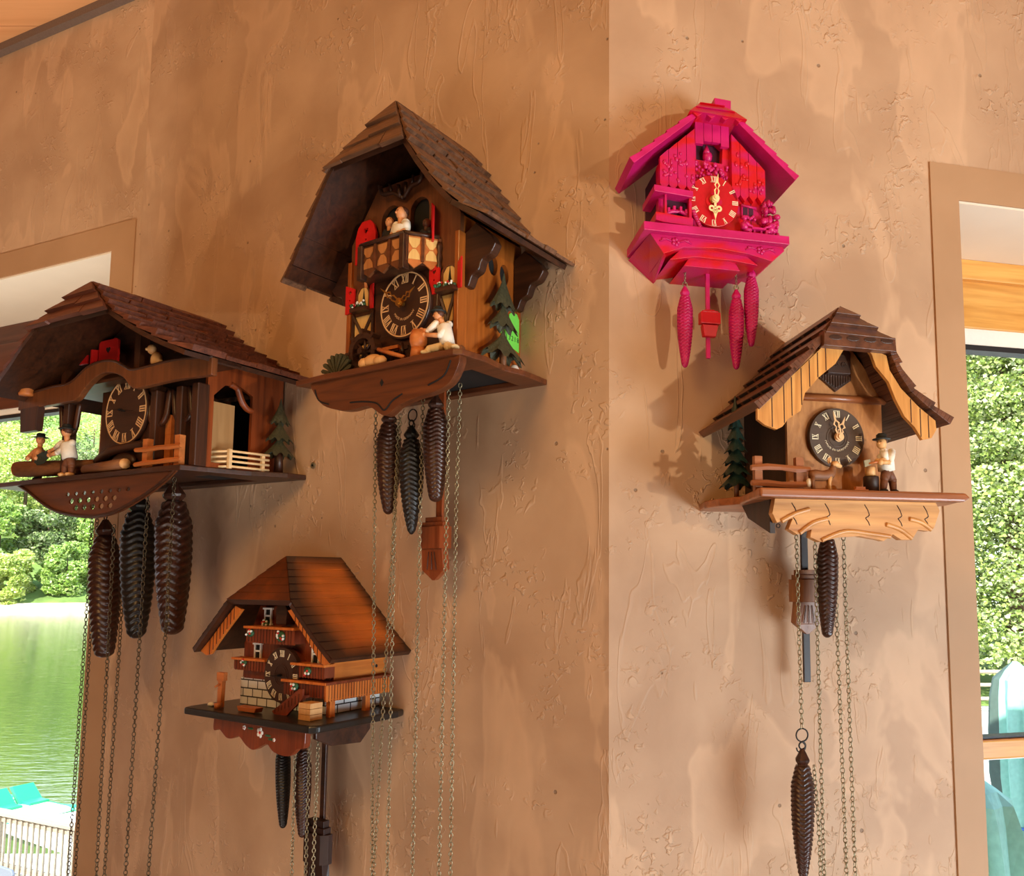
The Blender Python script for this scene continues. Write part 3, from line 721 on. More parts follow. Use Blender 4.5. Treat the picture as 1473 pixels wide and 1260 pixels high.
# ------------------------------------------------------------------ light
wd = bpy.data.worlds.new('sky'); scene.world = wd; wd.use_nodes = True; nt = wd.node_tree
bg = nt.nodes['Background']; tc = N(nt, 'ShaderNodeTexCoord'); sp = N(nt, 'ShaderNodeSeparateXYZ'); nt.links.new(tc.outputs['Generated'], sp.inputs[0])
rr = ramp(nt, [(.0, (.75, .8, .78, 1)), (.5, (.95, .97, 1, 1)), (1, (.35, .55, .95, 1))])
mp = N(nt, 'ShaderNodeMapRange'); mp.inputs['From Min'].default_value = -1; nt.links.new(sp.outputs['Z'], mp.inputs['Value']); nt.links.new(mp.outputs[0], rr.inputs['Fac'])
nt.links.new(rr.outputs['Color'], bg.inputs['Color']); bg.inputs['Strength'].default_value = 3.2
def lamp(name, kind, loc, aim, energy, color, **kw):
    l = bpy.data.lights.new(name, kind); l.energy = energy; l.color = color
    for k, v in kw.items(): setattr(l, k, v)
    o = bpy.data.objects.new(name, l); COL.objects.link(o); o.location = loc
    o.rotation_euler = (Vector(aim)-Vector(loc)).to_track_quat('-Z', 'Y').to_euler(); return o
lamp('sun', 'SUN', (-10, -10, 30), (0, 22, 0), 15, (1, .95, .82), angle=.01)
# low lamp at the right behind the viewer, thrown upward over an unseen low wall added to cut its lower light (makes the crisp shadows to the left of the clocks)
KEY = Vector((2.25, -2.05, 1.28)); kd = (Vector((-.1, 1.25, 0))-Vector((KEY.x, KEY.y, 0))).normalized()
lamp('spot_lamp', 'SPOT', KEY, (-.25, 1.35, 2.4), 195, (1, .82, .56), spot_size=math.radians(80), spot_blend=.3, shadow_soft_size=.04)
mb = MB(); mb.xf = None; mb.box(-1.3, 1.3, -.04, .04, 0, 1.384)
structure(mb.build('wall_low', M['wall'], loc=(KEY.x+kd.x, KEY.y+kd.y, 0), rotz=math.atan2(kd.y, kd.x)-PI/2), 'low room divider behind the viewer')
lamp('ceiling_lamp', 'AREA', (-1.0, -.7, 3.05), (-.3, 1.3, 1.6), 30, (1, .59, .22), shape='DISK', size=1.0)
lamp('window_daylight', 'AREA', (2.3, -.6, .72), (.5, 1.2, 1.0), 98, (.78, .91, 1), shape='RECTANGLE', size=1.2, size_y=1.0)  # added area light floating in the room as daylight; no window built there
lamp('floor_bounce', 'AREA', (-.9, -.4, .3), (-.8, 1.7, 1.7), 18, (1, .92, .82), shape='RECTANGLE', size=1.4, size_y=1.0)  # added low fill imitating daylight bounced up from the floor
lamp('uplighter', 'SPOT', (-2.0, 1.0, .5), (-1.75, 2.12, 2.47), 130, (1, .86, .68), spot_size=math.radians(42), spot_blend=.5, shadow_soft_size=.1)  # unseen spot added to brighten the soffit of the lake window

vs = scene.view_settings; vs.view_transform = 'Standard'; vs.look = 'None'; vs.exposure = 0; vs.gamma = 1; vs.use_curve_mapping = False
scene.cycles.max_bounces = 6; scene.cycles.transparent_max_bounces = 8; scene.cycles.caustics_reflective = False; scene.cycles.caustics_refractive = False
# ------------------------------------------------------------------ cuckoo clocks
class Fr:
    def __init__(s, base, ang, z0): s.b, s.a, s.z0 = base, ang, z0
    def W(s, x, d, z): return on(s.b, s.a, x, d, s.z0+z)
B1 = on(CORNER, LA, -.688, 0); A1 = math.radians(-27)
C1 = Fr(on(B1, A1, -.31, 0), A1, 1.853)
C2 = Fr(on(CORNER, LA, -.288, 0), LA, 1.966)
C3 = Fr(on(CORNER, LA, -.585, 0), LA, 1.428)
C4 = Fr(on(CORNER, RA, .14, 0), RA, 2.158)
C5 = Fr(on(CORNER, RA, .29, 0), RA, 1.764)

K = {}
K['dark'] = wood('dark_walnut', (38, 20, 11), (74, 40, 22), 'x', 70, .4)
K['dark_v'] = wood('dark_walnut_upright', (40, 22, 13), (80, 43, 24), 'z', 70, .4)
K['shingle'] = wood('weathered_shingle', (66, 42, 26), (126, 86, 58), 'x', 90, .55, bump=.5)
K['shingle_red'] = wood('red_brown_shingle', (66, 34, 22), (124, 68, 46), 'x', 90, .5, bump=.5)
K['side'] = wood('amber_panel', (126, 62, 20), (176, 96, 34), 'z', 50, .3, coat=.2)
K['side_red'] = wood('red_amber_panel', (98, 42, 18), (148, 70, 30), 'z', 50, .35)
K['front2'] = wood('mid_brown_front', (84, 46, 24), (122, 70, 36), 'z', 60, .42)
K['apron'] = wood('brown_carved_board', (72, 36, 18), (112, 60, 30), 'x', 60, .4)
K['red'] = plain('red_paint', (204, 24, 22), .45, var=.05)
K['black'] = plain('dark_hollow', (10, 7, 6), .8)  # near-black colour paints in the shade of hollows, slots and carved grooves
K['ebony'] = plain('black_lacquer', (30, 28, 26), .3, var=.1)
K['dial'] = wood('dial_brown', (50, 28, 18), (66, 38, 26), 'x', 60, .35, bump=.05)
K['dial_grey'] = wood('dial_grey_brown', (74, 58, 48), (88, 70, 58), 'x', 60, .35, bump=.05)
K['cream'] = plain('numeral_cream', (226, 180, 128), .45, var=.04)
K['ivory'] = plain('numeral_ivory', (240, 226, 190), .45, var=.04)
K['brass'] = plain('brass', (206, 160, 84), .28, metal=1, var=.06)
K['inlay'] = wood('pale_inlay', (206, 158, 88), (232, 192, 120), 'z', 60, .45)
K['skin'] = plain('carved_skin', (214, 148, 98), .5, var=.05)
K['shirt'] = plain('painted_shirt', (236, 226, 208), .6, var=.05)
K['trouser'] = plain('painted_trousers', (112, 66, 40), .6, var=.1)
K['stock'] = plain('cream_trousers', (228, 200, 150), .6, var=.05)
K['blackcloth'] = plain('black_coat', (26, 24, 26), .6, var=.1)
K['hair'] = plain('brown_hair', (84, 44, 22), .6, var=.1)
K['hat'] = plain('dark_green_hat', (32, 36, 34), .6, var=.15)
K['fir'] = plain('green_stained_fir', (66, 64, 42), .55, bump=.3, bscale=300, var=.35)
K['fir_dark'] = plain('dark_green_fir', (26, 46, 38), .45, bump=.3, bscale=300, var=.3)
K['log'] = wood('log_bark', (98, 58, 30), (142, 90, 52), 'x', 80, .6)
K['cut'] = wood('sawn_wood', (204, 146, 86), (228, 178, 118), 'z', 50, .55)
K['orange'] = wood('orange_carved', (168, 92, 40), (206, 122, 60), 'x', 60, .45)
K['pale'] = wood('pale_lime_wood', (222, 186, 132), (240, 210, 162), 'x', 60, .5)
K['cone'] = plain('bronze_cast_iron', (58, 30, 19), .36, bump=.15, bscale=160, var=.5, spec=.5, coat=.12)
K['cone_black'] = plain('black_cast_iron', (26, 22, 20), .38, bump=.15, bscale=160, var=.35, spec=.45, coat=.08)
K['chain'] = plain('pale_brass_chain', (158, 148, 118), .35, metal=.7, var=.15)
K['chain_dark'] = plain('dark_bronze_chain', (92, 78, 56), .4, metal=.7, var=.2)
K['steel'] = plain('blackened_steel', (40, 36, 32), .4, metal=.6)
K['white'] = plain('white_enamel', (240, 238, 230), .45, var=.03)
K['leafgreen'] = plain('painted_leaf', (44, 92, 58), .5, var=.2)
K['sticker'] = plain('green_sticker', (120, 226, 84), .7, var=.03)
K['ink'] = plain('black_ink', (20, 26, 20), .7)
K['cut2'] = wood('amber_inlay', (160, 100, 52), (196, 134, 76), 'z', 60, .45)
GRP = 'cuckoo clocks on the plastered walls'

def arclen(pts):
    P = [Vector(p) for p in pts]; L = [0]
    for a, b in zip(P, P[1:]): L.append(L[-1]+(b-a).length)
    def f(t):
        s = t*L[-1]
        for i in range(len(P)-1):
            if s <= L[i+1] or i == len(P)-2:
                return P[i]+(P[i+1]-P[i])*((s-L[i])/(L[i+1]-L[i]))
    return f
def hip_roof(parent, right, left, mats, nrow, width, thick=.004, deck=.006, hiprows=3, single=False, burn=None, ragged=.25, lap=.28, hipsub=8):
    "half-hipped roof. right/left: [(x,d_front,z)] from the ridge end to the eave; index 1 is the hip corner"
    mb = MB()
    hr, hl = Vector(right[1]), Vector(left[1]); ap = Vector(right[0])
    for pr in (right, left):
        f = arclen(pr)
        def P(u, v, f=f): q = f(v); return (q.x, q.y*u, q.z)
        mb.mi = 1
        shingles(mb, P, nrow, width, thick, single=single, sub=12 if single else 1, burn=(lambda u, v: burn(u, v)) if burn else None, ragged=0 if single else ragged, lap=0 if single else lap)
        mb.mi = 0; k = 14
        for i in range(k):
            a, b = f(i/k), f((i+1)/k); t = (b-a); nrm = Vector((-t.z, 0, t.x)); nrm.normalize()
            if nrm.z < 0: nrm = -nrm
            q = [(a.x, 0, a.z), (b.x, 0, b.z), tuple(b), tuple(a)]
            mb.hexa([(p[0]-nrm.x*.0005, p[1], p[2]-nrm.z*.0005) for p in q], [(p[0]-nrm.x*deck, p[1], p[2]-nrm.z*deck) for p in q])
    def H(u, v): a = ap+(hl-ap)*v; b = ap+(hr-ap)*v; q = a+(b-a)*u; return q[:]
    mb.mi = 1; shingles(mb, H, hiprows, width, thick, single=single, sub=hipsub if single else 1, burn=(lambda u, v: .82-.25*v*(1-abs(2*u-1))) if burn else None, ragged=0 if single else ragged, lap=0 if single else lap)
    mb.mi = 0
    mb.hexa([tuple(ap), tuple(ap), tuple(hr), tuple(hl)], [(p[0], p[1]-deck*.4, p[2]-deck) for p in (tuple(ap), tuple(ap), tuple(hr), tuple(hl))])
    return mb.build('roof', mats, parent)
def mirror(p): return [(-q[0],)+tuple(q[1:]) for q in p]
def dial(parent, cx, cz, d, R, face, ink, ringw=.0022, num_r=.83, num_h=.26, ring=True, text=None, th=.006, centre=None, tsize=.1):
    mb = MB(); mb.disc(cx, cz, R, d, d+th, 56)
    if centre: mb.ring(cx, cz, R*.28, R*.31, d+th, d+th+.0008, 40); mb.ring(cx, cz, R*.36, R*.4, d+th, d+th+.0008, 40)
    o = mb.build('dial', face, parent, bevel=.0012)
    n = MB()
    if ring: n.ring(cx, cz, R*.98-ringw-.002, R*.98-.002, d+th, d+th+.0007, 60)
    numerals(n, cx, cz, d+th, R*num_r-(ringw+.002 if ring else 0), R*num_h)
    n.build('numerals', ink, o)
    if text:
        t = MB(); arc_text(t, text, cx, cz, d+th, R*.46, R*tsize, 180, True); t.build('lettering', ink, o)
    return o
def hands(parent, cx, cz, d, mat, ah, am, Lh, Lm, w, styles=('pierced', 'pierced')):
    mb = MB(); hand(mb, cx, cz, d, ah, Lh, w, styles[0]); mb.build('hour_hand', mat, parent)
    mb = MB(); hand(mb, cx, cz, d+.004, am, Lm, w*.9, styles[1]); mb.build('minute_hand', mat, parent)
    mb = MB(); mb.disc(cx, cz, w*.5, d-.006, d+.007, 14); mb.build('arbor', mat, parent)

# ================================================================== the large chalet clock with red shutters
def clock_large():
    e = empty('cuckoo_clock', C2.W(0, 0, 0), C2.a, 'tallest cuckoo clock, a dark brown chalet with red shutters and a beer drinker', 'clock', GRP)
    mb = MB(); mb.prism([(-.11, 0), (.11, 0), (.11, .225), (.055, .31), (-.055, .31), (-.11, .225)], 0, .138); mb.build('case', K['black'], e)
    for sx in (-1, 1):
        mb = MB(); hs = [oval(.071, .175, .011, .017), oval(.043, .168, .011, .017)]
        mb.prismx([(0, 0), (.139, 0), (.139, .228), (0, .228)], sx*.1105, sx*.118, holes=hs); mb.build('side_panel', K['side'], e)
    mb = MB()
    mb.prism([(-.118, 0), (.118, 0), (.118, .23), (.06, .312), (-.06, .312), (-.118, .23)], .139, .147,
             holes=[arch(-.05, -.006, .19, .277), arch(.014, .054, .19, .275)])
    mb.build('facade', K['front2'], e)
    for s in (-1, 1): mb = MB(); mb.box(min(s*.112, s*.1205), max(s*.112, s*.1205), .132, .152, 0, .2); mb.build('corner_strip', K['side'], e, bevel=.001)
    # dark carved surround of the dial and the boss above the arches
    mb = MB(); mb.prism([(-.062, .03), (-.045, .012), (.075, .012), (.09, .03), (.078, .06), (.082, .15), (.06, .165), (-.035, .165), (-.058, .15), (-.05, .06)], .147, .152); mb.build('dial_surround', K['dark'], e, bevel=.0015)
    ant = MB()
    for s in (-1, 1):
        pts = smoothpath([(.005, .153, .278), (.005+s*.02, .158, .29), (.005+s*.04, .16, .292), (.005+s*.047, .16, .308)], 4); ant.tube(pts, .0035, 6)
        ant.tube([(.005+s*.022, .158, .291), (.005+s*.026, .16, .306)], .0025, 5); ant.tube([(.005+s*.006, .155, .28), (.005+s*.008, .158, .3)], .003, 6)
    ant.build('carved_antlers', K['dark'], e)
    # roof
    right = [(0, .17, .431), (.08, .226, .32), (.108, .226, .279), (.14, .224, .237), (.172, .22, .203), (.21, .212, .18)]
    left = [(0, .17, .431), (-.08, .226, .32), (-.11, .226, .275), (-.145, .226, .22), (-.172, .224, .182), (-.186, .222, .168)]
    hip_roof(e, right, left, [K['dark'], K['shingle']], 9, .042, thick=.0058, deck=.008, ragged=.35)
    # roof brackets
    for s in (1, -1):
        for d0 in (.122, .004):
            br = smoothpath([(s*.1185, .117), (s*.127, .118), (s*.134, .132), (s*.146, .138), (s*.153, .153), (s*.168, .158), (s*.178, .172)], 4)
            mb = MB(); mb.prism([(s*.1185, .2)]+[tuple(p) for p in br]+[(s*.17, .186), (s*.14, .212)], d0, d0+.016); mb.build('roof_bracket', K['dark'], e, bevel=.0015)
    # red shutters of the upper doors
    sh = [(-.098, .19), (-.052, .19), (-.052, .235), (-.057, .25), (-.066, .259), (-.084, .259), (-.093, .25), (-.098, .235)]
    def heart(cx, cz, r): return [(cx+r*(16*math.sin(t)**3)/16, cz+r*(13*math.cos(t)-5*math.cos(2*t)-2*math.cos(3*t)-math.cos(4*t))/16) for t in [2*PI*i/20 for i in range(20)]]
    mb = MB(); mb.prism(sh, .153, .157, holes=[heart(-.075, .243, .0055), oval(-.075, .228, .002, .002, 8)]); lab(mb.build('shutter', K['red'], e), 'red shutter with a heart')
    mb = MB(); mb.hexa([(.064, .149, .19), (.081, .163, .188), (.081, .163, .242), (.064, .149, .256)], [(.063, .152, .19), (.08, .166, .188), (.08, .166, .242), (.063, .152, .256)]); lab(mb.build('shutter', K['red'], e), 'red shutter seen edge on')
    # balcony
    bal = MB(); bal.prismz([(-.078, .147), (-.046, .186), (.046, .186), (.078, .147)], .152, .156); bo = bal.build('balcony', K['dark'], e)
    tr = MB(); 
    for a, b in (((-.079, .15), (-.047, .19)), ((-.047, .19), (.047, .19)), ((.047, .19), (.079, .15))):
        tr.tube([(a[0], a[1], .198), (b[0], b[1], .198)], .0035, 6)
    tr.build('handrail', K['dark'], bo)
    def panel(a, b, n):
        A, B = Vector((a[0], a[1], 0)), Vector((b[0], b[1], 0)); L = (B-A).length; ux = (B-A)/L; ud = Vector((-ux.y, ux.x, 0))
        if ud.y < 0: ud = -ud
        m = MB(); m.xf = Matrix(((ux.x, ud.x, 0, A.x), (ux.y, ud.y, 0, A.y), (0, 0, 1, 0), (0, 0, 0, 1)))
        m.mi = 0; low = []
        for i in range(n): low += [(L-L*i/n, .156), (L-L*(i+.5)/n, .146)]
        m.prism([(0, .196), (L, .196)]+low+[(0, .156)], -.002, .002)
        m.mi = 1; w = L/n*.34
        for i in range(n):
            c = L*(i+.5)/n
            m.prism([(c-w, .192), (c+w, .192), (c+w*.9, .184), (c+w*.3, .1765), (c-w*.3, .1765), (c-w*.9, .184)], .002, .003)
            m.prism([(c-w, .159), (c-w*.9, .167), (c-w*.3, .1745), (c+w*.3, .1745), (c+w*.9, .167), (c+w, .159)], .002, .003)
        m.mi = 2
        for i in range(n+1): c = L*i/n; m.box(c-.0022, c+.0022, .001, .0045, .156, .195)
        m.build('balcony_panel', [K['orange'] if n == 2 else K['front2'], K['inlay'] if n == 2 else K['cut2'], K['apron']], bo)
    panel((-.046, .186), (.046, .186), 3); panel((.046, .186), (.078, .148), 2); panel((-.078, .148), (-.046, .186), 2)
    for x in (-.05, .04): mb = MB(); mb.box(x, x+.01, .182, .194, .142, .196); mb.build('balcony_post', K['dark'], bo, bevel=.001)
    mb = MB(); mb.tube([(.08, .15, .142+.008*i) for i in range(7)], [.003, .005]*3+[.003], 8); mb.build('turned_post', K['dark'], bo)
    # dancers
    def dancer(x, d, z, h, mats, label, face=(.1, 1)):
        J = dict(hip=(x, d, z), chest=(x, d, z+h*.38), head=(x, d, z+h*.72), shL=(-h*.14, 0, h*.08), shR=(h*.14, 0, h*.08), eL=(x-h*.2, d+h*.03, z+h*.28), eR=(x+h*.2, d+h*.03, z+h*.28), hL=(x-h*.1, d+h*.16, z+h*.16), hR=(x+h*.1, d+h*.16, z+h*.16), face=face)
        figurine(e, 'dancer_figure', J, h*1.35, mats, hat=False, label=label)
    dancer(-.01, .166, .196, .056, [K['blackcloth'], K['skin'], K['blackcloth'], K['blackcloth'], K['hair']], 'dancer in a black coat')
    dancer(.021, .172, .192, .068, [K['shirt'], K['skin'], K['stock'], K['blackcloth'], K['hair']], 'dancer in a white blouse', (-.3, 1))
    dancer(.058, .156, .188, .048, [K['blackcloth'], K['hair'], K['blackcloth'], K['blackcloth'], K['hair']], 'dancer in the dark of the doorway')
    # lower windows
    for cx, cz, s in ((-.084, .134, 1), (.101, .131, 1)):
        w = MB(); w.mi = 0; w.prism(arch(cx-.014, cx+.014, cz-.018, cz+.02), .147, .1485)
        w.mi = 1; w.prism(arch(cx-.016, cx+.016, cz-.02, cz+.022), .147, .151, holes=[arch(cx-.0125, cx+.0125, cz-.018, cz+.0185)])
        w.mi = 2
        for q in (-1, 1): w.prism([(cx+q*.0125, cz-.018), (cx+q*.0125, cz+.008), (cx+q*.006, cz+.017), (cx+q*.0006, cz+.018), (cx+q*.003, cz), (cx+q*.008, cz-.018)], .1485, .1495)
        wo = w.build('lower_window', [K['black'], K['front2'], K['inlay']], e)
        m = MB(); m.prism([(cx-.037, cz-.022), (cx-.017, cz-.02), (cx-.017, cz+.018), (cx-.026, cz+.022), (cx-.037, cz+.026)], .1515, .1545, holes=[heart(cx-.027, cz+.013, .004), oval(cx-.027, cz, .0016, .0016, 8), oval(cx-.027, cz-.008, .0016, .0016, 8)]); m.build('shutter', K['red'], wo)
        m = MB(); m.hexa([(cx+.0165, .149, cz-.02), (cx+.029, .154, cz-.022), (cx+.029, .154, cz+.025), (cx+.0165, .149, cz+.018)], [(cx+.016, .1515, cz-.02), (cx+.0285, .1565, cz-.022), (cx+.0285, .1565, cz+.025), (cx+.016, .1515, cz+.018)]); m.build('shutter', K['red'], wo)
        m = MB(); m.mi = 0; m.box(cx-.017, cx+.019, .151, .163, cz-.024, cz-.018); m.mi = 2
        for i in range(9): m.ell((cx-.016+i*.0038, .157+rnd.uniform(-.004, .006), cz-.016+rnd.uniform(0, .003)), .0032, 6, 4)
        for i in range(12): m.mi = 1 if i % 4 else 3; m.ell((cx-.017+i*.003, .16+rnd.uniform(-.003, .004), cz-.015+rnd.uniform(-.002, .005)), .0019, 6, 4)
        m.build('flower_box', [K['dark'], K['white'], K['leafgreen'], K['red']], wo)
    # half timbering
    for a, b in ((-.106, -.062), (.082, .112)):
        hb = MB(); hb.mi = 0; hb.box(a, b, .147, .148, .012, .106); hb.mi = 1; m_ = (a+b)/2
        for z0, z1 in ((.106, .062), (.062, .015)):
            hb.tube(smoothpath([(a, .149, z0), (m_-.004, .149, z0-.028), (m_, .15, z1)], 4), .003, 6, smooth=False); hb.tube(smoothpath([(b, .149, z0), (m_+.004, .149, z0-.028), (m_, .15, z1)], 4), .003, 6, smooth=False)
        hb.box(a-.003, a+.002, .147, .151, .01, .11); hb.box(b-.002, b+.003, .147, .151, .01, .11); hb.box(a, b, .147, .15, .058, .064)
        hb.build('half_timbering', [K['inlay'], K['dark']], e)
    do = dial(e, .017, .103, .152, .054, K['dial'], K['cream'], text='MADE IN GERMANY', tsize=.1)
    hands(e, .017, .103, .166, K['brass'], 56, -54, .036, .05, .0075)
    # carved strip below the dial
    mb = MB()
    for i in range(4):
        x = -.012+i*.02; mb.tube([(x, .1525, .045), (x+.004, .154, .03), (x-.002, .1525, .014)], .003, 6); mb.box(x+.006, x+.014, .152, .154, .034, .04)
    mb.build('carved_fretwork', K['dark'], e)
    # shelf
    edge = [(-.178, 0), (-.186, .03), (-.172, .08), (-.182, .13), (-.17, .17), (-.178, .2), (-.1, .206), (0, .203), (.1, .207), (.16, .203), (.172, .196), (.175, .15), (.168, .1), (.176, .06), (.173, 0)]
    mb = MB(); mb.prismz(edge, -.009, 0, holes=[[(-.09, .02), (.13, .02), (.13, .13), (-.09, .13)]]); mb.build('shelf', K['apron'], e, bevel=.0015)
    ap = smoothpath([(-.142, -.009), (-.14, -.018), (-.112, -.047), (-.06, -.061), (-.012, -.06), (.024, -.078), (.052, -.066), (.085, -.059), (.12, -.055), (.15, -.045), (.166, -.022), (.168, -.009)], 5)
    mb = MB(); mb.mi = 0; mb.prism([tuple(p) for p in ap], .184, .198); mb.mi = 1
    for c in ([(-.132, .1985, -.02), (-.122, .1985, -.038), (-.098, .1985, -.047)], [(.06, .1985, -.05), (.04, .1985, -.058), (.024, .1985, -.07), (.008, .1985, -.058), (-.02, .1985, -.052), (-.05, .1985, -.05)], [(.152, .1985, -.014), (.14, .1985, -.034), (.11, .1985, -.044)]):
        mb.tube(smoothpath(c, 5), .0013, 5)
    mb.prism([(.013, -.028), (.017, -.022), (.021, -.028), (.017, -.034)], .198, .1988)
    mb.build('apron_board', [K['apron'], K['black']], e, bevel=.001)
    # water wheel, bush, logs
    wc = (-.05, .172, .034); mb = MB(); mb.ring(wc[0], wc[2], .021, .03, .166, .18, 20)
    for i in range(8):
        a = 2*PI*i/8; c, s = math.cos(a), math.sin(a); mb.tube([(wc[0], .173, wc[2]), (wc[0]+.024*c, .173, wc[2]+.024*s)], .0022, 6)
        mb.xf = Matrix.Translation((wc[0], 0, wc[2])) @ Matrix(((c, 0, -s, 0), (0, 1, 0, 0), (s, 0, c, 0), (0, 0, 0, 1))); mb.box(.026, .036, .165, .181, -.002, .002); mb.xf = None
    mb.disc(wc[0], wc[2], .005, .16, .184, 12); mb.build('water_wheel', K['dark'], e)
    mb = MB()
    for i in range(9):
        a = math.radians(20+i*17.5); mb.prism([(-.1, .001), (-.1+.034*math.cos(a-.1), .001+.034*math.sin(a-.1)), (-.1+.038*math.cos(a), .001+.036*math.sin(a)), (-.1+.034*math.cos(a+.1), .001+.034*math.sin(a+.1))], .176+.001*(i % 2), .186+.001*(i % 2))
    mb.build('carved_bush', K['fir'], e)
    mb = MB(); mb.box(-.015, .02, .165, .172, .031, .036); mb.tube([(-.01, .182, .03), (.055, .192, .006)], .0034, 8); lab(mb.build('sluice_beam', K['orange'], e), 'slanting orange beam')
    mb = MB(); mb.ell((-.012, .19, .01), (.02, .01, .011), 10, 6); mb.ell((-.028, .193, .008), (.01, .008, .009), 8, 5); mb.ell((.006, .193, .008), (.013, .008, .008), 8, 5); mb.build('carved_rocks', K['cut'], e)
    # drinker on a log with a barrel
    J = dict(hip=(.121, .172, .018), chest=(.115, .174, .047), head=(.106, .177, .064), shL=(-.008, .008, .003), shR=(.006, -.004, .003), eL=(.096, .186, .04), hL=(.084, .187, .043), eR=(.118, .186, .03), hR=(.092, .19, .034), kL=(.103, .19, .011), fL=(.1, .194, .005), kR=(.138, .188, .009), fR=(.152, .188, .007), face=(-1, .5))
    figurine(e, 'drinker_figure', J, .07, [K['shirt'], K['skin'], K['stock'], K['stock'], K['hair'], K['hat']], label='drinker in a white shirt and dark hat')
    mb = MB(); mb.lathe([(.009, .0), (.0125, .01), (.0125, .018), (.0095, .028)], 14, c=(.081, .19, .014)); mb.lathe([(.012, 0), (.01, .016)], 14, c=(.081, .19, 0)); mb.build('beer_barrel', K['orange'], e)
    mb = MB(); mb.tube([(.108, .168, .007), (.15, .174, .007)], .007, 10); mb.build('log_seat', K['log'], e)
    # fir on the side wall, with its trunk
    mb = MB(); carved_tree(mb, (.138, .068), [(.024, .068, .052), (.07, .112, .036), (.102, .158, .032)], sx=.36, sd=1.05, teeth=9, trunk=.006); mb.build('carved_fir', [K['fir'], K['log']], e)
    mb = MB(); mb.ell((.142, .045, .008), (.008, .009, .01), 8, 5); mb.build('carved_stone', K['white'], e)
    st = MB(); st.prismx([(.004, .05), (.05, .062), (.05, .09), (.03, .092), (.03, .108), (.022, .113), (.01, .113), (.004, .105)], .1182, .1188); so = lab(st.build('price_sticker', K['sticker'], e), 'bright green handwritten sticker')
    t = MB(); x = .04
    for ch in '13218':
        vs, fs, w_ = glyphs(ch); t.add([(.1189+v[2]*.01, x-(v[0])*.011-.004, .066+v[1]*.0115) for v in vs], fs); x -= .0072
    t.build('handwriting', K['ink'], so)
    return e
clock_large()
K['walnut5'] = wood('walnut_roof', (66, 36, 22), (112, 66, 42), 'y', 60, .38)
K['oak'] = wood('honey_oak', (176, 112, 48), (220, 158, 84), 'z', 70, .4, bump=.4)
K['oak_carved'] = wood('carved_oak', (160, 100, 48), (222, 164, 96), 'x', 45, .42, bump=.4)
K['facade5'] = wood('hammered_oak', (150, 92, 44), (196, 134, 76), 'z', 60, .45, bump=.8, stretch=3)
K['shelf5'] = wood('chestnut_shelf', (110, 58, 28), (172, 102, 56), 'x', 50, .35, coat=.15)
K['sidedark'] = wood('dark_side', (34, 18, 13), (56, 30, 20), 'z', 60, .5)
K['burn'] = burnt('scorched_orange_roof', (206, 108, 36), (44, 20, 12))
K['spruce'] = wood('orange_spruce', (176, 86, 28), (222, 128, 54), 'z', 80, .35)
K['spruce_x'] = wood('orange_spruce_board', (186, 96, 34), (226, 136, 56), 'y', 60, .35, coat=.2)
K['mahog'] = wood('mahogany_front', (96, 38, 18), (138, 62, 30), 'z', 80, .35)
K['inner'] = wood('tan_inner_wall', (168, 126, 78), (196, 152, 100), 'z', 50, .5)
K['brick'] = None
def brick():
    m, nt, b = _mat('white_painted_brick'); L = nt.links
    tc = N(nt, 'ShaderNodeTexCoord'); sx = N(nt, 'ShaderNodeSeparateXYZ'); L.new(tc.outputs['Object'], sx.inputs[0])
    ad = N(nt, 'ShaderNodeMath', operation='SUBTRACT'); L.new(sx.outputs['X'], ad.inputs[0]); L.new(sx.outputs['Y'], ad.inputs[1])
    cb = N(nt, 'ShaderNodeCombineXYZ'); L.new(ad.outputs[0], cb.inputs['X']); L.new(sx.outputs['Z'], cb.inputs['Y'])
    br = N(nt, 'ShaderNodeTexBrick'); br.inputs['Scale'].default_value = 1; br.inputs['Brick Width'].default_value = .027; br.inputs['Row Height'].default_value = .0145; br.inputs['Mortar Size'].default_value = .0011; br.inputs['Mortar Smooth'].default_value = 0
    br.inputs['Color1'].default_value = rgb((240, 240, 238)); br.inputs['Color2'].default_value = rgb((232, 232, 230)); br.inputs['Mortar'].default_value = rgb((16, 14, 14))
    L.new(cb.outputs[0], br.inputs['Vector']); L.new(br.outputs['Color'], b.inputs['Base Color']); b.inputs['Roughness'].default_value = .4
    return m
K['brick'] = brick()
def paintmix(name, a, c, sc=9):
    "hand-sprayed paint drifting between two pinks"
    m, nt, b = _mat(name); L = nt.links
    tc = N(nt, 'ShaderNodeTexCoord'); mp = N(nt, 'ShaderNodeMapping'); mp.inputs['Scale'].default_value = (sc*.8, sc*.8, sc*2.2); L.new(tc.outputs['Object'], mp.inputs['Vector'])
    no = N(nt, 'ShaderNodeTexNoise'); no.inputs['Scale'].default_value = 1.6; no.inputs['Detail'].default_value = 2; L.new(mp.outputs['Vector'], no.inputs['Vector'])
    r = ramp(nt, [(.44, rgb(a)), (.58, rgb(c))]); L.new(no.outputs['Fac'], r.inputs['Fac']); L.new(r.outputs['Color'], b.inputs['Base Color']); b.inputs['Roughness'].default_value = .42
    m2 = N(nt, 'ShaderNodeMapping'); m2.inputs['Scale'].default_value = (420, 420, 60); L.new(tc.outputs['Object'], m2.inputs['Vector'])
    n2 = N(nt, 'ShaderNodeTexNoise'); n2.inputs['Scale'].default_value = 1; L.new(m2.outputs['Vector'], n2.inputs['Vector'])
    bp = N(nt, 'ShaderNodeBump'); bp.inputs['Strength'].default_value = .35; bp.inputs['Distance'].default_value = .001; L.new(n2.outputs['Fac'], bp.inputs['Height']); L.new(bp.outputs['Normal'], b.inputs['Normal'])
    return m
K['pink'] = paintmix('magenta_paint', (190, 14, 92), (204, 22, 108))
K['pinkred'] = paintmix('magenta_red_paint', (196, 14, 92), (206, 8, 26), 11)
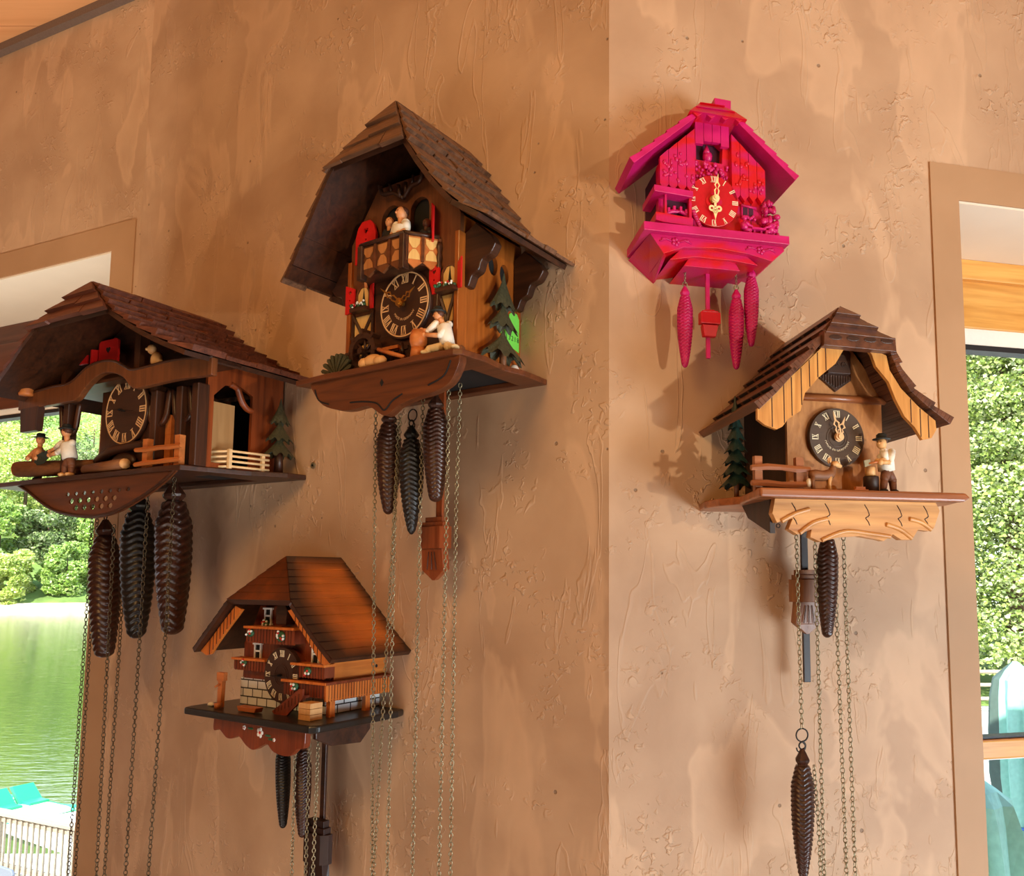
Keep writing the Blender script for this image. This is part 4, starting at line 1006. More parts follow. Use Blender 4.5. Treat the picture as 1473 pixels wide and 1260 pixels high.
K['reddial'] = plain('red_lacquer', (194, 8, 30), .35, var=.06)
K['gilt'] = plain('pale_gilt', (244, 222, 160), .35, var=.04)
K['hole4'] = plain('deep_magenta_hollow', (66, 8, 40), .7)

# ================================================================== oak clock with the wood chopper
def clock_oak():
    e = empty('cuckoo_clock', C5.W(0, 0, 0), C5.a, 'honey oak cuckoo clock with a wood chopper and a deer in front of it', 'clock', GRP)
    bw, bd = .073, .15
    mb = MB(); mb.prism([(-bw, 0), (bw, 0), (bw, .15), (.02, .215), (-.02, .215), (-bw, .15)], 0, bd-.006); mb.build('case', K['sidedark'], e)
    mb = MB(); mb.prism([(-bw, 0), (bw, 0), (bw, .152), (.03, .208), (-.03, .208), (-bw, .152)], bd-.006, bd); mb.build('facade', K['facade5'], e)
    mb = MB(); mb.tube([(-.066, bd+.001, .138), (.078, bd+.001, .138)], .0055, 10); mb.build('cross_rail', K['shelf5'], e)
    # roof: five thick courses with routed slots along the butts
    right = [(0, .17, .262), (.05, .216, .2), (.0515, .216, .188), (.062, .217, .163), (.078, .217, .14), (.1, .218, .122), (.137, .216, .098)]
    left = [(0, .17, .262), (-.05, .216, .203), (-.085, .216, .166), (-.12, .214, .128), (-.143, .212, .106)]
    mb = MB()
    for pr in (right, left):
        f = arclen(pr)
        nr = 6
        for i in range(nr):
            a, b = f(i/nr), f((i+1.12)/nr if i < nr-1 else 1); k = 6
            for j in range(k):
                p, q = a+(b-a)*(j/k), a+(b-a)*((j+1)/k)
                p, q = f((i+1.12*j/k)/nr if i < nr-1 else (i+j/k)/nr), f((i+1.12*(j+1)/k)/nr if i < nr-1 else (i+(j+1)/k)/nr)
                t = (q-p).normalized(); n = Vector((-t.z, 0, t.x)); n = n if n.z > 0 else -n
                h0, h1 = .002+.006*j/k, .002+.006*(j+1)/k
                mb.mi = 0; mb.hexa([(p.x-n.x*.004, 0, p.z-n.z*.004), (q.x-n.x*.004, 0, q.z-n.z*.004), (q.x-n.x*.004, q.y, q.z-n.z*.004), (p.x-n.x*.004, p.y, p.z-n.z*.004)],
                        [(p.x+n.x*h0, 0, p.z+n.z*h0), (q.x+n.x*h1, 0, q.z+n.z*h1), (q.x+n.x*h1, q.y, q.z+n.z*h1), (p.x+n.x*h0, p.y, p.z+n.z*h0)])
            # slots in the butt of each course
            if i < nr-1:
                c = f((i+1.12)/nr); t = (f((i+1.13)/nr)-f((i+1.1)/nr)).normalized(); n = Vector((-t.z, 0, t.x)); n = n if n.z > 0 else -n
                mb.mi = 1; s = .012
                while s < c.y-.03:
                    l = rnd.uniform(.022, .034); o = c+n*.0035
                    for w0, w1 in ((0, 1),):
                        mb.hexa([(o.x+t.x*-.003-n.x*.002, s, o.z+t.z*-.003-n.z*.002), (o.x+t.x*.0007-n.x*.002, s, o.z+t.z*.0007-n.z*.002), (o.x+t.x*.0007-n.x*.002, s+l, o.z+t.z*.0007-n.z*.002), (o.x-t.x*.003-n.x*.002, s+l, o.z-t.z*.003-n.z*.002)],
                                [(o.x+t.x*-.003+n.x*.0035, s, o.z+t.z*-.003+n.z*.0035), (o.x+t.x*.0007+n.x*.0035, s, o.z+t.z*.0007+n.z*.0035), (o.x+t.x*.0007+n.x*.0035, s+l, o.z+t.z*.0007+n.z*.0035), (o.x-t.x*.003+n.x*.0035, s+l, o.z-t.z*.003+n.z*.0035)])
                    s += l+.008
    # hip in three courses
    ap, hl, hr = Vector(right[0]), Vector(left[1]), Vector(right[1]); mb.mi = 0
    for i in range(3):
        v0, v1 = i/3, (i+1.12)/3 if i < 2 else 1.02
        q = [ap+(hl-ap)*v0, ap+(hr-ap)*v0, ap+(hr-ap)*v1, ap+(hl-ap)*v1]
        n = (hr-ap).cross(hl-ap).normalized(); n = n if n.z > 0 else -n
        mb.hexa([tuple(p-n*.005) for p in q], [tuple(q[0]+n*.003), tuple(q[1]+n*.003), tuple(q[2]+n*.0095), tuple(q[3]+n*.0095)])
    mb.prism([(-.053, .19), (.053, .188), (.052, .207), (-.052, .21)], .207, .222)
    mb.mi = 2
    for i in range(4): mb.prism(oval(-.036+i*.025, .2015, .0095, .0036, 14), .2218, .2228)
    mb.build('roof', [K['walnut5'], K['black'], K['dark']], e, bevel=.0009)
    # planked bargeboards
    for s, pts in ((-1, [(-.012, .197), (-.05, .19), (-.142, .104), (-.142, .09), (-.132, .083), (-.116, .078), (-.108, .082), (-.1, .092), (-.082, .104), (-.075, .128), (-.055, .15), (-.03, .17), (-.02, .186)]),
                   (1, [(.016, .196), (.046, .186), (.05, .166), (.066, .142), (.092, .118), (.117, .1), (.118, .088), (.11, .076), (.096, .073), (.085, .09), (.07, .104), (.058, .126), (.048, .15), (.03, .17), (.024, .186)])):
        mb = MB(); mb.mi = 0; mb.prism(pts, .203, .209); mb.mi = 1
        xs = [-.132, -.122, -.105, -.094, -.08, -.068, -.056, -.044] if s < 0 else [.106, .094, .08, .07, .058]
        for x in xs:
            zz = []
            for (a, b) in zip(pts, pts[1:]+pts[:1]):
                if (a[0]-x)*(b[0]-x) < 0: zz.append(a[1]+(b[1]-a[1])*(x-a[0])/(b[0]-a[0]))
            if len(zz) > 1: mb.box(x-.0006, x+.0006, .2085, .2094, min(zz)+.001, max(zz)-.001)
        mb.build('bargeboard', [K['oak'], K['dark']], e)
    # cuckoo door: hood with a shingled pendant
    mb = MB(); mb.mi = 0
    mb.prism([(-.026, .195), (.022, .197), (.024, .18), (.024, .164), (.02, .161), (.0, .147), (-.02, .163), (-.026, .167)], bd, bd+.005)
    for i in range(11):
        x = -.02+i*.004; mb.box(x-.0011, x+.0011, bd+.005, bd+.0062, .152+abs(x)*.55, .17)
    co_ = mb.build('door_surround', K['dark'], e, bevel=.0008)
    mb = MB(); mb.prism([(-.017, .17), (.017, .17), (.018, .2), (.01, .208), (-.01, .208), (-.018, .2)], bd+.005, bd+.016)
    for cx in (-.006, .006): mb.tube([(cx+.0045*math.cos(t*.55)*(1-t*.06), bd+.0165, .182+.0045*math.sin(t*.55)*(1-t*.06)) for t in range(12)], .0008, 5)
    mb.build('cuckoo_door', K['dark'], e, bevel=.001)
    dial(e, -.002, .081, bd+.001, .0415, K['dial_grey'], K['ivory'], ring=False, text='MADE IN GERMANY', num_r=.8, num_h=.23, centre=True, th=.007, tsize=.125)
    hands(e, -.002, .081, bd+.012, K['cream'], 20, -16, .031, .036, .0068)
    # shelf and carved front board
    mb = MB(); mb.prismz([(-.148, 0), (-.158, .05), (-.15, .09), (-.132, .12), (-.138, .16), (-.146, .215), (.146, .215), (.16, .17), (.156, .08), (.148, 0)], -.011, 0)
    mb.build('shelf', K['shelf5'], e, bevel=.002)
    mb = MB(); mb.prism([(-.146, -.011), (.148, -.011), (.158, -.006), (.15, .001), (-.146, .001)], .206, .222); mb.build('shelf_lip', K['shelf5'], e, bevel=.003)
    mb = MB(); mb.mi = 0
    low = [(-.118, -.011), (-.122, -.03), (-.116, -.042), (-.094, -.036), (-.1, -.05), (-.088, -.057), (-.068, -.05), (-.07, -.06), (-.056, -.066), (-.03, -.06), (0, -.058), (.028, -.062), (.036, -.064), (.05, -.055), (.062, -.062), (.078, -.062), (.088, -.048), (.104, -.05), (.112, -.046), (.122, -.022), (.116, -.011)]
    mb.prism(low, .192, .204)
    for c, w in (([(-.11, -.04), (-.09, -.03), (-.07, -.024)], .006), ([(-.085, -.055), (-.066, -.042), (-.045, -.036)], .006), ([(-.054, -.064), (-.02, -.052), (.02, -.055), (.046, -.058)], .0055), ([(.078, -.06), (.06, -.048), (.04, -.042)], .006), ([(.108, -.048), (.092, -.038), (.075, -.034)], .006)):
        mb.tube([(p[0], .204, p[1]) for p in smoothpath(c, 5)], w*.55, 8)
    mb.mi = 1
    for x in (-.092, -.045, .012, .06, .1):
        for (a, b) in (((x-.003, -.016), (x+.004, -.03)), ((x+.004, -.03), (x-.002, -.034)), ((x-.002, -.034), (x+.004, -.044))):
            mb.tube([(a[0], .2042, a[1]), ((a[0]+b[0])/2+.001, .2044, (a[1]+b[1])/2), (b[0], .2042, b[1])], .0007, 5)
    mb.build('carved_board', [K['oak_carved'], K['dark']], e, bevel=.0012)
    mb = MB(); mb.prismx([(.192, -.011), (.192, -.055), (.12, -.03), (.1, -.011)], -.12, -.113); mb.build('board_return', K['sidedark'], e)
    mb = MB(); mb.tube([(.0025*math.cos(t*PI/6)-.108, .19+.0005, -.045+.0025*math.sin(t*PI/6)) for t in range(12)], .0007, 5, closed=True); mb.build('ring_pull', K['steel'], e)
    # fir, fence, deer, stump, chopper
    mb = MB(); carved_tree(mb, (-.128, .1), [(.016+i*.0165, .047+i*.0165, .026-i*.0027) for i in range(7)], teeth=8, trunk=.004); lab(mb.build('fir_tree', [K['fir_dark'], K['log']], e), 'dark green many-tiered fir')
    mb = MB(); rail_fence(mb, (-.137, .185, 0), (-.07, .185, 0), (.06, .93), .046, rails=(.2, .66), r=.0048, pr=.0052); mb.build('fence', K['shelf5'], e)
    d = MB(); d.mi = 0; x0 = -.045; y = .195
    d.tube(smoothpath([(x0-.019, y, .02), (x0-.012, y, .022), (x0, y, .0215), (x0+.01, y, .024), (x0+.014, y, .03), (x0+.016, y, .036)], 4), [.004, .006, .0072, .0076, .0078, .0076, .0074, .0072, .0073, .0074, .0076, .0075, .0072, .0066, .006, .0054, .005, .0045, .004, .0036, .0034], 10)
    d.mi = 1; d.tube([(x0+.014, y, .037), (x0+.02, y, .038), (x0+.027, y, .0345)], [.0045, .0042, .0022], 8); d.ell((x0+.01, y+.003, .043), (.0018, .001, .0042)); d.ell((x0+.011, y-.004, .043), (.0018, .001, .0042))
    for lx, ly, m_ in ((-.016, .004, 0), (-.013, -.004, 0), (.008, .004, 1), (.011, -.004, 1)):
        d.mi = m_; d.tube([(x0+lx, y+ly, .02), (x0+lx-.001, y+ly, .011), (x0+lx+.001, y+ly, .0)], [.0034, .0022, .0018], 6)
    d.mi = 2; d.ell((x0-.02, y, .012), (.004, .004, .006))
    lab(d.build('carved_deer', [K['log'], K['cut'], K['shirt']], e), 'small carved brown deer')
    mb = MB(); mb.mi = 0; mb.lathe([(.0105, 0), (.0105, .022), (.01, .024)], 16, c=(.031, .186, 0)); mb.mi = 1; mb.lathe([(.007, .024), (.007, .036), (.006, .037)], 14, c=(.03, .186, 0)); mb.build('chopping_block', [K['sidedark'], K['cut']], e)
    mb = MB(); mb.box(-.004, .016, .196, .204, 0, .004); mb.box(.0, .014, .194, .2, .004, .008); mb.build('split_logs', K['orange'], e)
    J = dict(hip=(.06, .178, .034), chest=(.056, .182, .056), head=(.048, .187, .07), shL=(-.007, .008, .002), shR=(.006, .006, .002), eL=(.048, .196, .046), eR=(.054, .197, .043), hL=(.036, .195, .044), hR=(.038, .199, .042), kL=(.049, .19, .021), fL=(.046, .19, .004), kR=(.066, .182, .02), fR=(.066, .184, .004), face=(-1, .6))
    figurine(e, 'chopper_figure', J, .072, [K['shirt'], K['cut'], K['trouser'], K['blackcloth'], K['hair'], K['hat']], label='man chopping wood in a white shirt and dark hat')
    mb = MB(); mb.mi = 0; mb.tube([(.04, .199, .044), (.022, .196, .04)], .0016, 6); mb.mi = 1; mb.prism([(.016, .035), (.025, .038), (.024, .046), (.015, .044)], .194, .197); mb.build('axe', [K['orange'], K['chain']], e)
    return e
clock_oak()

# ================================================================== the wide chalet clock by the lake window
def clock_wide():
    e = empty('cuckoo_clock', C1.W(0, 0, 0), C1.a, 'wide dark chalet cuckoo clock with two sawyers hanging beside the lake window', 'clock', GRP)
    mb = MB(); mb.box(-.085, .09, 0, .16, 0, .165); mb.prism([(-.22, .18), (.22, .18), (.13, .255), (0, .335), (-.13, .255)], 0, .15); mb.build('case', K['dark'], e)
    # right-hand room: back wall, side wall with a wide doorway, corner posts
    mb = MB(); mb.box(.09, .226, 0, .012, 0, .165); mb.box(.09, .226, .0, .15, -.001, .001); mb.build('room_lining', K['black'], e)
    mb = MB(); mb.prismx([(0, 0), (.165, 0), (.165, .2), (0, .2)], .224, .231, holes=[[(.07, .01), (.152, .01), (.152, .135), (.13, .158), (.1, .163), (.07, .15)]]); mb.build('side_panel', K['side_red'], e)
    mb = MB()
    br = smoothpath([(.118, .163), (.103, .158), (.098, .148), (.09, .132), (.078, .122), (.068, .122)], 4)
    mb.tube([(.229, p[0], p[1]) for p in br], .006, 8); mb.build('doorway_brace', K['side_red'], e)
    mb = MB(); mb.box(.13, .212, .094, .146, 0, .128); mb.build('inner_wall', K['inner'], e)
    posts = [(.1, .16, .175), (.175, .16, .175), (.225, .162, .178), (-.168, .174, .186)]
    for x, d0, d1 in posts:
        mb = MB(); mb.box(x-.0085, x+.0085, d0, d1+.008, 0, .152); mb.build('post', K['dark_v'], e, bevel=.002)
    for x, d0, d1 in posts:
        for s in (-1, 1):
            if (x, s) in ((.225, 1),): continue
            mb = MB(); mb.tube([(x+s*p[0], d0+.011, p[1]) for p in smoothpath([(.006, .088), (.016, .092), (.024, .104), (.027, .12), (.032, .15)], 4)], .0052, 8); mb.build('curved_brace', K['dark_v'], e)
    mb = MB(); mb.box(.118, .13, .15, .165, 0, .105); mb.box(.11, .117, .15, .163, .0, .108); mb.build('door_leaf', K['orange'], e)
    # dial wall
    mb = MB(); mb.prism([(-.085, 0), (.09, 0), (.09, .17), (-.085, .17)], .16, .17); mb.build('facade', K['dark_v'], e)
    mb = MB(); mb.prism([(-.3, .15), (-.295, .1), (-.235, .1), (-.232, .15)], .2, .212); mb.build('fascia_drop', K['dark_v'], e)
    # fascia beam with its arch
    top = smoothpath([(-.31, .178), (-.19, .185), (-.125, .186), (-.07, .21), (-.02, .216), (.02, .211), (.055, .196), (.085, .187), (.2, .19), (.305, .182)], 4)
    bot = smoothpath([(.305, .15), (.2, .153), (.1, .15), (.075, .155), (.05, .176), (.01, .19), (-.03, .19), (-.07, .172), (-.1, .15), (-.14, .148), (-.31, .148)], 4)
    mb = MB(); mb.prism([tuple(p) for p in top]+[tuple(p) for p in bot], .2, .212); mb.build('fascia_beam', K['front2'], e, bevel=.0015)
    mb = MB(); mb.tube([(p[0], .211, p[1]) for p in top], .0028, 6); mb.build('fascia_moulding', K['dark'], e)
    mb = MB(); mb.prismz([(-.3, .15), (.3, .15), (.3, .2), (-.3, .2)], .178, .184); mb.build('loft_floor', K['dark'], e)
    for x0, x1, z1 in ((.045, .062, .27), (-.2, -.184, .25)): mb = MB(); mb.box(x0, x1, .172, .19, .184, z1); mb.build('loft_post', K['dark_v'], e)
    # gable wall with red doors
    mb = MB(); mb.prism([(-.22, .182), (.22, .182), (.13, .262), (.0, .33), (-.13, .262)], .15, .158); mb.build('gable_wall', K['dark'], e)
    def heart(cx, cz, r): return [(cx+r*(16*math.sin(t)**3)/16, cz+r*(13*math.cos(t)-5*math.cos(2*t)-2*math.cos(3*t)-math.cos(4*t))/16) for t in [2*PI*i/18 for i in range(18)]]
    for x0, x1, z0, z1, d in ((-.098, -.034, .226, .275, .172), (-.182, -.138, .236, .27, .172)):
        mb = MB(); mb.mi = 0; mb.prism([(x0, z0), (x1, z0), (x1, z1-.004), (x1-.006, z1), (x0+.006, z1), (x0, z1-.004)], d, d+.004); mb.mi = 1; mb.prism(heart((x0+x1)/2, (z0+z1)/2+.004, .007), d+.004, d+.0045); mb.build('red_door', [K['red'], K['black']], e)
    mb = MB(); mb.prismx([(.16, .222), (.185, .222), (.185, .258), (.16, .262)], -.11, -.106); mb.build('red_shutter', K['red'], e)
    mb = MB()
    for i in range(7): mb.ell((-.128+i*.006, .196, .196+abs(i-3)*.001), .0026, 6, 4)
    lab(mb.build('loft_flowers', K['white'], e), 'tiny white flowers')
    mb = MB(); mb.ell((.118, .192, .205), (.013, .01, .016), 10, 7); mb.ell((.108, .196, .226), (.0085, .008, .0095), 10, 7); mb.ell((.127, .19, .197), (.01, .008, .007), 8, 5); mb.ell((.104, .203, .225), .003, 6, 4); mb.build('carved_cat', K['cut'], e)
    mb = MB(); mb.lathe([(.012, 0), (.0135, .004), (.012, .007), (.0138, .011), (.012, .015), (.013, .019), (.011, .023), (.009, .027)], 14, c=(-.262, .222, .172)); mb.build('beehive', K['orange'], e)
    right = [(0, .25, .357), (.118, .285, .277), (.16, .284, .252), (.205, .28, .227), (.25, .272, .205), (.3, .258, .183)]
    left = [(0, .25, .357), (-.118, .285, .277), (-.16, .284, .25), (-.205, .28, .222), (-.25, .276, .197), (-.29, .27, .172)]
    hip_roof(e, right, left, [K['dark'], K['shingle_red']], 9, .06, thick=.0095, deck=.009, hiprows=3, ragged=.35)
    dial(e, .008, .122, .172, .068, K['dial'], K['cream'], text=None)
    hands(e, .008, .122, .186, K['steel'], -82, 98, .03, .045, .004, ('rod', 'rod'))
    # shelf and pierced apron
    mb = MB(); mb.prismz([(-.42, 0), (-.43, .08), (-.415, .14), (-.4, .205), (-.2, .21), (0, .206), (.15, .208), (.222, .205), (.235, .16), (.262, .09), (.3, .04), (.306, 0)], -.01, 0, holes=[[(-.12, .03), (.2, .03), (.2, .13), (-.12, .13)]]); mb.build('shelf', K['dark'], e, bevel=.002)
    low = smoothpath([(-.315, -.01), (-.27, -.028), (-.22, -.052), (-.17, -.07), (-.118, -.08), (-.06, -.086), (-.003, -.085), (.05, -.076), (.1, -.06), (.14, -.045), (.18, -.026), (.205, -.01)], 4)
    holes = []
    for r, (z, xs) in enumerate(((-.036, [-.13+.028*i for i in range(8)]), (-.05, [-.116+.028*i for i in range(6)]), (-.064, [-.1+.028*i for i in range(5)]))):
        for x in xs: holes.append(oval(x, z, .0085 if r else .007, .0056 if r else .0042, 10))
    mb = MB(); mb.prism([tuple(p) for p in low], .1965, .2, holes=holes); mb.build('pierced_apron', K['apron'], e)
    mb = MB()
    for i in range(len(low)-1): pass
    mb.tube([(p[0], .201, p[1]+.004) for p in low], .003, 6); mb.build('apron_edge', K['dark'], e)
    # fences
    mb = MB(); rail_fence(mb, (.098, .192, 0), (.205, .192, 0), (.08, .95), .056, rails=(.16, .62), r=.0052, pr=.007); mb.build('fence', K['orange'], e)
    mb = MB()
    c = (.252, .128)
    for i in range(4):
        z = .002+i*.0095
        mb.tube([(c[0]-.07, c[1]+.022, z+.002), (c[0], c[1], z+.002)], .0024, 6); mb.tube([(c[0], c[1], z+.002), (c[0]+.018, c[1]-.07, z+.002)], .0024, 6)
    mb.box(c[0]-.004, c[0]+.002, c[1]-.002, c[1]+.004, 0, .036); mb.box(c[0]+.01, c[0]+.016, c[1]-.062, c[1]-.056, 0, .034)
    mb.build('pale_fence', K['pale'], e)
    mb = MB(); carved_tree(mb, (.262, .03), [(.036, .078, .04), (.066, .11, .034), (.1, .15, .025)], sx=.6, sd=.95, teeth=10, trunk=.009); mb.build('carved_fir', [K['fir'], K['dark_v']], e)
    # sawyers with log and saw
    mb = MB(); mb.mi = 0; mb.tube([(-.285, .215, .022), (-.12, .15, .024)], .0165, 12); mb.mi = 1; mb.tube([(-.2855, .2155, .022), (-.288, .2168, .022)], .0155, 12); lab(mb.build('sawn_log', [K['log'], K['orange']], e), 'log being sawn')
    mb = MB(); mb.mi = 0; mb.tube([(-.09, .19, .011), (.05, .2, .013)], .0105, 10); mb.mi = 1; mb.tube([(.05, .2, .013), (.054, .2005, .013)], .0098, 10); lab(mb.build('lying_log', [K['log'], K['cut']], e), 'log lying in front of the dial')
    mats = [K['shirt'], K['skin'], K['trouser'], K['blackcloth'], K['hair'], K['hat']]
    J = dict(hip=(-.262, .19, .036), chest=(-.258, .192, .062), head=(-.252, .194, .083), shL=(-.012, -.002, .002), shR=(.01, .004, .002), eL=(-.272, .205, .046), eR=(-.238, .205, .05), hL=(-.252, .215, .042), hR=(-.232, .21, .042), kL=(-.268, .186, .02), fL=(-.268, .186, .004), kR=(-.256, .188, .02), fR=(-.256, .19, .004), face=(1, .3))
    figurine(e, 'sawyer_figure', J, .08, [K['skin'], K['skin'], K['trouser'], K['blackcloth'], K['hair'], K['hat']], label='sawyer in shadow facing the other')
    J = dict(hip=(-.137, .196, .036), chest=(-.145, .198, .066), head=(-.148, .2, .09), shL=(-.012, .004, .002), shR=(.012, -.002, .002), eL=(-.172, .204, .06), eR=(-.156, .21, .048), hL=(-.186, .208, .052), hR=(-.18, .212, .044), kL=(-.144, .2, .02), fL=(-.146, .2, .004), kR=(-.128, .197, .02), fR=(-.126, .198, .004), face=(-1, .1))
    figurine(e, 'sawyer_figure', J, .088, [K['shirt'], K['skin'], K['trouser'], K['cut'], K['hair'], K['hat']], label='sawyer in a pale shirt seen from behind')
    mb = MB(); mb.prism([(-.236, .048), (-.184, .058), (-.182, .046), (-.205, .03), (-.24, .026)], .208, .2095); mb.build('saw', K['fir_dark'], e)
    mb = MB()
    for s, h in ((0, .075), (.1, .062)): mb.tube(smoothpath([(-.215+s, .05, 0), (-.2+s, .05, h*.6), (-.17+s, .05, h), (-.13+s, .05, h*1.05)], 4), .008, 8)
    mb.build('porch_rail', K['dark_v'], e)
    mb = MB(); mb.tube(smoothpath([(-.085, .172, .03), (-.03, .18, .045), (.03, .18, .05), (.085, .18, .05)], 4), .009, 8); mb.ell((.01, .178, .022), (.04, .008, .018)); mb.build('carved_shrub', K['dark'], e)
    return e
clock_wide()

# ================================================================== small orange-roofed house clock
def clock_house():
    e = empty('cuckoo_clock', C3.W(0, 0, 0), C3.a, 'small cuckoo clock with a glossy orange roof and white brick walls on a black base', 'clock', GRP)
    bw, bd = .12, .112
    mb = MB(); mb.prism([(-bw, .047), (bw, .047), (bw, .108), (.06, .18), (-.06, .18), (-bw, .108)], 0, bd-.004); mb.build('case', K['mahog'], e)
    mb = MB(); mb.box(-bw, bw-.012, 0, bd, 0, .047); mb.build('brick_base', K['brick'], e)
    mb = MB(); mb.box(.02, bw-.008, 0, bd-.008, 0, .05); mb.build('brick_wing', K['brick'], e)
    mb = MB(); mb.prism([(-.108, .047), (bw, .047), (bw, .1), (.07, .175), (-.07, .175), (-.108, .1)], bd-.004, bd+.002); mb.build('facade', K['mahog'], e)
    mb = MB(); mb.mi = 0; mb.prismx([(0, .056), (bd-.002, .056), (bd-.002, .1), (0, .1)], bw, bw+.004); mb.mi = 1; mb.prismx(oval(.02, .072, .0025, .003, 10), bw+.0038, bw+.0044); mb.build('side_panel', [K['spruce_x'], K['black']], e)
    def bn(u, v):
        q = min(v/.13, (1-v)/.13, u/.16, (1-u-.1*v)/.3)
        return max(0, min(1, 1.2-q))
    right = [(0, .117, .262), (.084, .168, .187), (.118, .168, .156), (.15, .168, .128), (.186, .166, .0985)]
    left = [(0, .117, .262), (-.086, .168, .187), (-.118, .168, .156), (-.15, .168, .128), (-.184, .166, .0985)]
    hip_roof(e, right, left, [K['dark'], K['burn']], 13, .05, thick=.0011, deck=.008, hiprows=6, single=True, burn=bn)
    # planked verge boards under the left and right slopes
    for s in (-1, 1):
        mb = MB(); mb.mi = 0
        up = [(s*.08, .176), (s*.112, .149), (s*.145, .119), (s*.176, .094)]; lo = [(s*.168, .091), (s*.158, .087), (s*.146, .09), (s*.13, .108), (s*.1, .136), (s*.075, .158), (s*.062, .17)]
        mb.prism(up+lo, .15, .1555); mb.mi = 1
        for i in range(9):
            x = s*(.082+i*.0095); zz = []; pts = up+lo
            for a, b in zip(pts, pts[1:]+pts[:1]):
                if (a[0]-x)*(b[0]-x) < 0: zz.append(a[1]+(b[1]-a[1])*(x-a[0])/(b[0]-a[0]))
            if len(zz) > 1: mb.box(x-.0006, x+.0006, .1553, .1562, min(zz), max(zz))
        mb.build('verge_board', [K['spruce'], K['dark']], e)
    # upper balcony, cuckoo door, windows
    def balcony(name, x0, x1, z0, z1, d0, d1, n, side=None):
        m = MB(); m.mi = 0; low = zig(x0, x1, z0+.003, n, .003, True)
        m.prism([(x0, z1), (x1, z1)]+low, d1-.004, d1); m.mi = 1
        for i in range(1, n): x = x0+(x1-x0)*i/n; m.box(x-.0004, x+.0004, d1, d1+.0006, z0+.003, z1)
        m.mi = 2; m.box(x0-.003, x1+.003, d0, d1+.004, z1, z1+.004); m.mi = 0
        m.box(x0, x0+.003, d0, d1-.004, z0+.002, z1); m.box(x1-.003, x1, d0, d1-.004, z0+.002, z1)
        return m.build(name, [K['mahog'], K['dark'], K['spruce']], e)
    def flowers(par, cx, cz, d, w=.009, n=7):
        m = MB(); m.mi = 0; m.ell((cx, d, cz), (w, .004, w*.75), 10, 6)
        for i in range(n): a = rnd.uniform(0, 6.3); q = rnd.uniform(.3, .95); m.mi = 1 if i % 4 else 2; m.ell((cx+w*q*math.cos(a), d+.0035, cz+w*.8*q*math.sin(a)), .0022, 6, 4)
        return m.build('flowers', [K['leafgreen'], K['white'], K['red']], par)
    b1 = balcony('upper_balcony', -.072, .058, .112, .137, bd, bd+.026, 16); flowers(b1, -.058, .129, bd+.027); flowers(b1, .024, .126, bd+.027, .012, 9)
    b2 = balcony('left_balcony', -.118, -.03, .062, .08, bd, bd+.016, 11); flowers(b2, -.088, .076, bd+.017, .008, 5)
    b3 = balcony('right_balcony', .05, .128, .06, .08, bd, bd+.02, 11); flowers(b3, .088, .072, bd+.021, .009, 5)
    b4 = balcony('porch_canopy', .03, .135, .03, .052, bd, bd+.022, 15); flowers(b4, .062, .046, bd+.025, .009, 7)
    mb = MB(); mb.mi = 0; mb.prism([(.0, .145), (.026, .145), (.028, .17), (.02, .182), (.004, .182), (-.002, .17)], bd, bd+.02); mb.build('cuckoo_door', K['dark'], e, bevel=.001)
    def win(cx, cz, w, h, d):
        m = MB(); m.mi = 0
        m.box(cx-w, cx-w+.003, d, d+.003, cz-h, cz+h); m.box(cx+w-.003, cx+w, d, d+.003, cz-h, cz+h); m.box(cx-w, cx+w, d, d+.003, cz-.0015, cz+.0015); m.box(cx-w-.003, cx+w+.003, d, d+.005, cz-h-.003, cz-h); m.box(cx-w-.003, cx+w+.003, d, d+.004, cz+h-.002, cz+h+.001)
        m.mi = 1; m.box(cx-w+.003, cx+w-.003, d, d+.001, cz-h, cz+h); m.build('small_window', [K['white'], K['black']], e)
    win(-.042, .158, .0095, .013, bd+.004); win(-.068, .096, .0095, .013, bd+.003); win(.086, .098, .0095, .014, bd+.003)
    flowers(e, -.042, .145, bd+.01, .009, 8)
    dial(e, .02, .061, bd+.012, .046, K['dial'], K['ivory'], ring=False, num_r=.78, num_h=.24, centre=True, th=.008)
    mb = MB(); mb.disc(.02, .058, .047, bd+.002, bd+.0125, 48); mb.build('dial_block', K['mahog'], e, bevel=.001)
    hands(e, .02, .061, bd+.022, K['steel'], 262, 266, .022, .028, .0035, ('rod', 'rod'))
    # side canopy with scalloped planks, posts
    m = MB(); m.mi = 0; k = 26; L0, L1 = -.012, bd+.022; low = []
    for i in range(k):
        a = L0+(L1-L0)*i/k; w = (L1-L0)/k
        low += [(a, .029), (a+w*.25, .0255), (a+w*.75, .0255)]
    low.append((L1, .029)); m.prismx([(L0, .052)]+low+[(L1, .052)], .132, .136); m.mi = 1
    for i in range(1, k): a = L0+(L1-L0)*i/k; m.box(.136, .1365, a-.0004, a+.0004, .029, .052)
    m.mi = 2; m.box(.118, .14, L0-.02, L1+.002, .052, .0565)
    m.build('side_canopy', [K['spruce'], K['dark'], K['mahog']], e)
    for d in (.118, .045):
        m = MB(); m.box(.124, .133, d-.005, d+.005, 0, .052); m.build('post', K['spruce'], e)
    # stairs, crate, trough, pump
    m = MB(); m.mi = 0; m.prism([(.028, .0), (.06, .0), (.098, .03), (.098, .045), (.09, .045), (.022, .004)], bd+.034, bd+.037)
    m.mi = 1
    for i in range(8): x = .03+i*.0085; m.box(x-.0004, x+.0004, bd+.037, bd+.0376, .002+i*.003, .008+i*.0042)
    m.mi = 0
    for i in range(7): m.box(.03+i*.009, .042+i*.009, bd+.022, bd+.034, i*.005, .004+i*.005)
    m.build('outside_stairs', [K['mahog'], K['dark']], e)
    m = MB()
    for i in range(3): m.box(.108, .136, .14, .163, .0005+i*.009, .0088+i*.009)
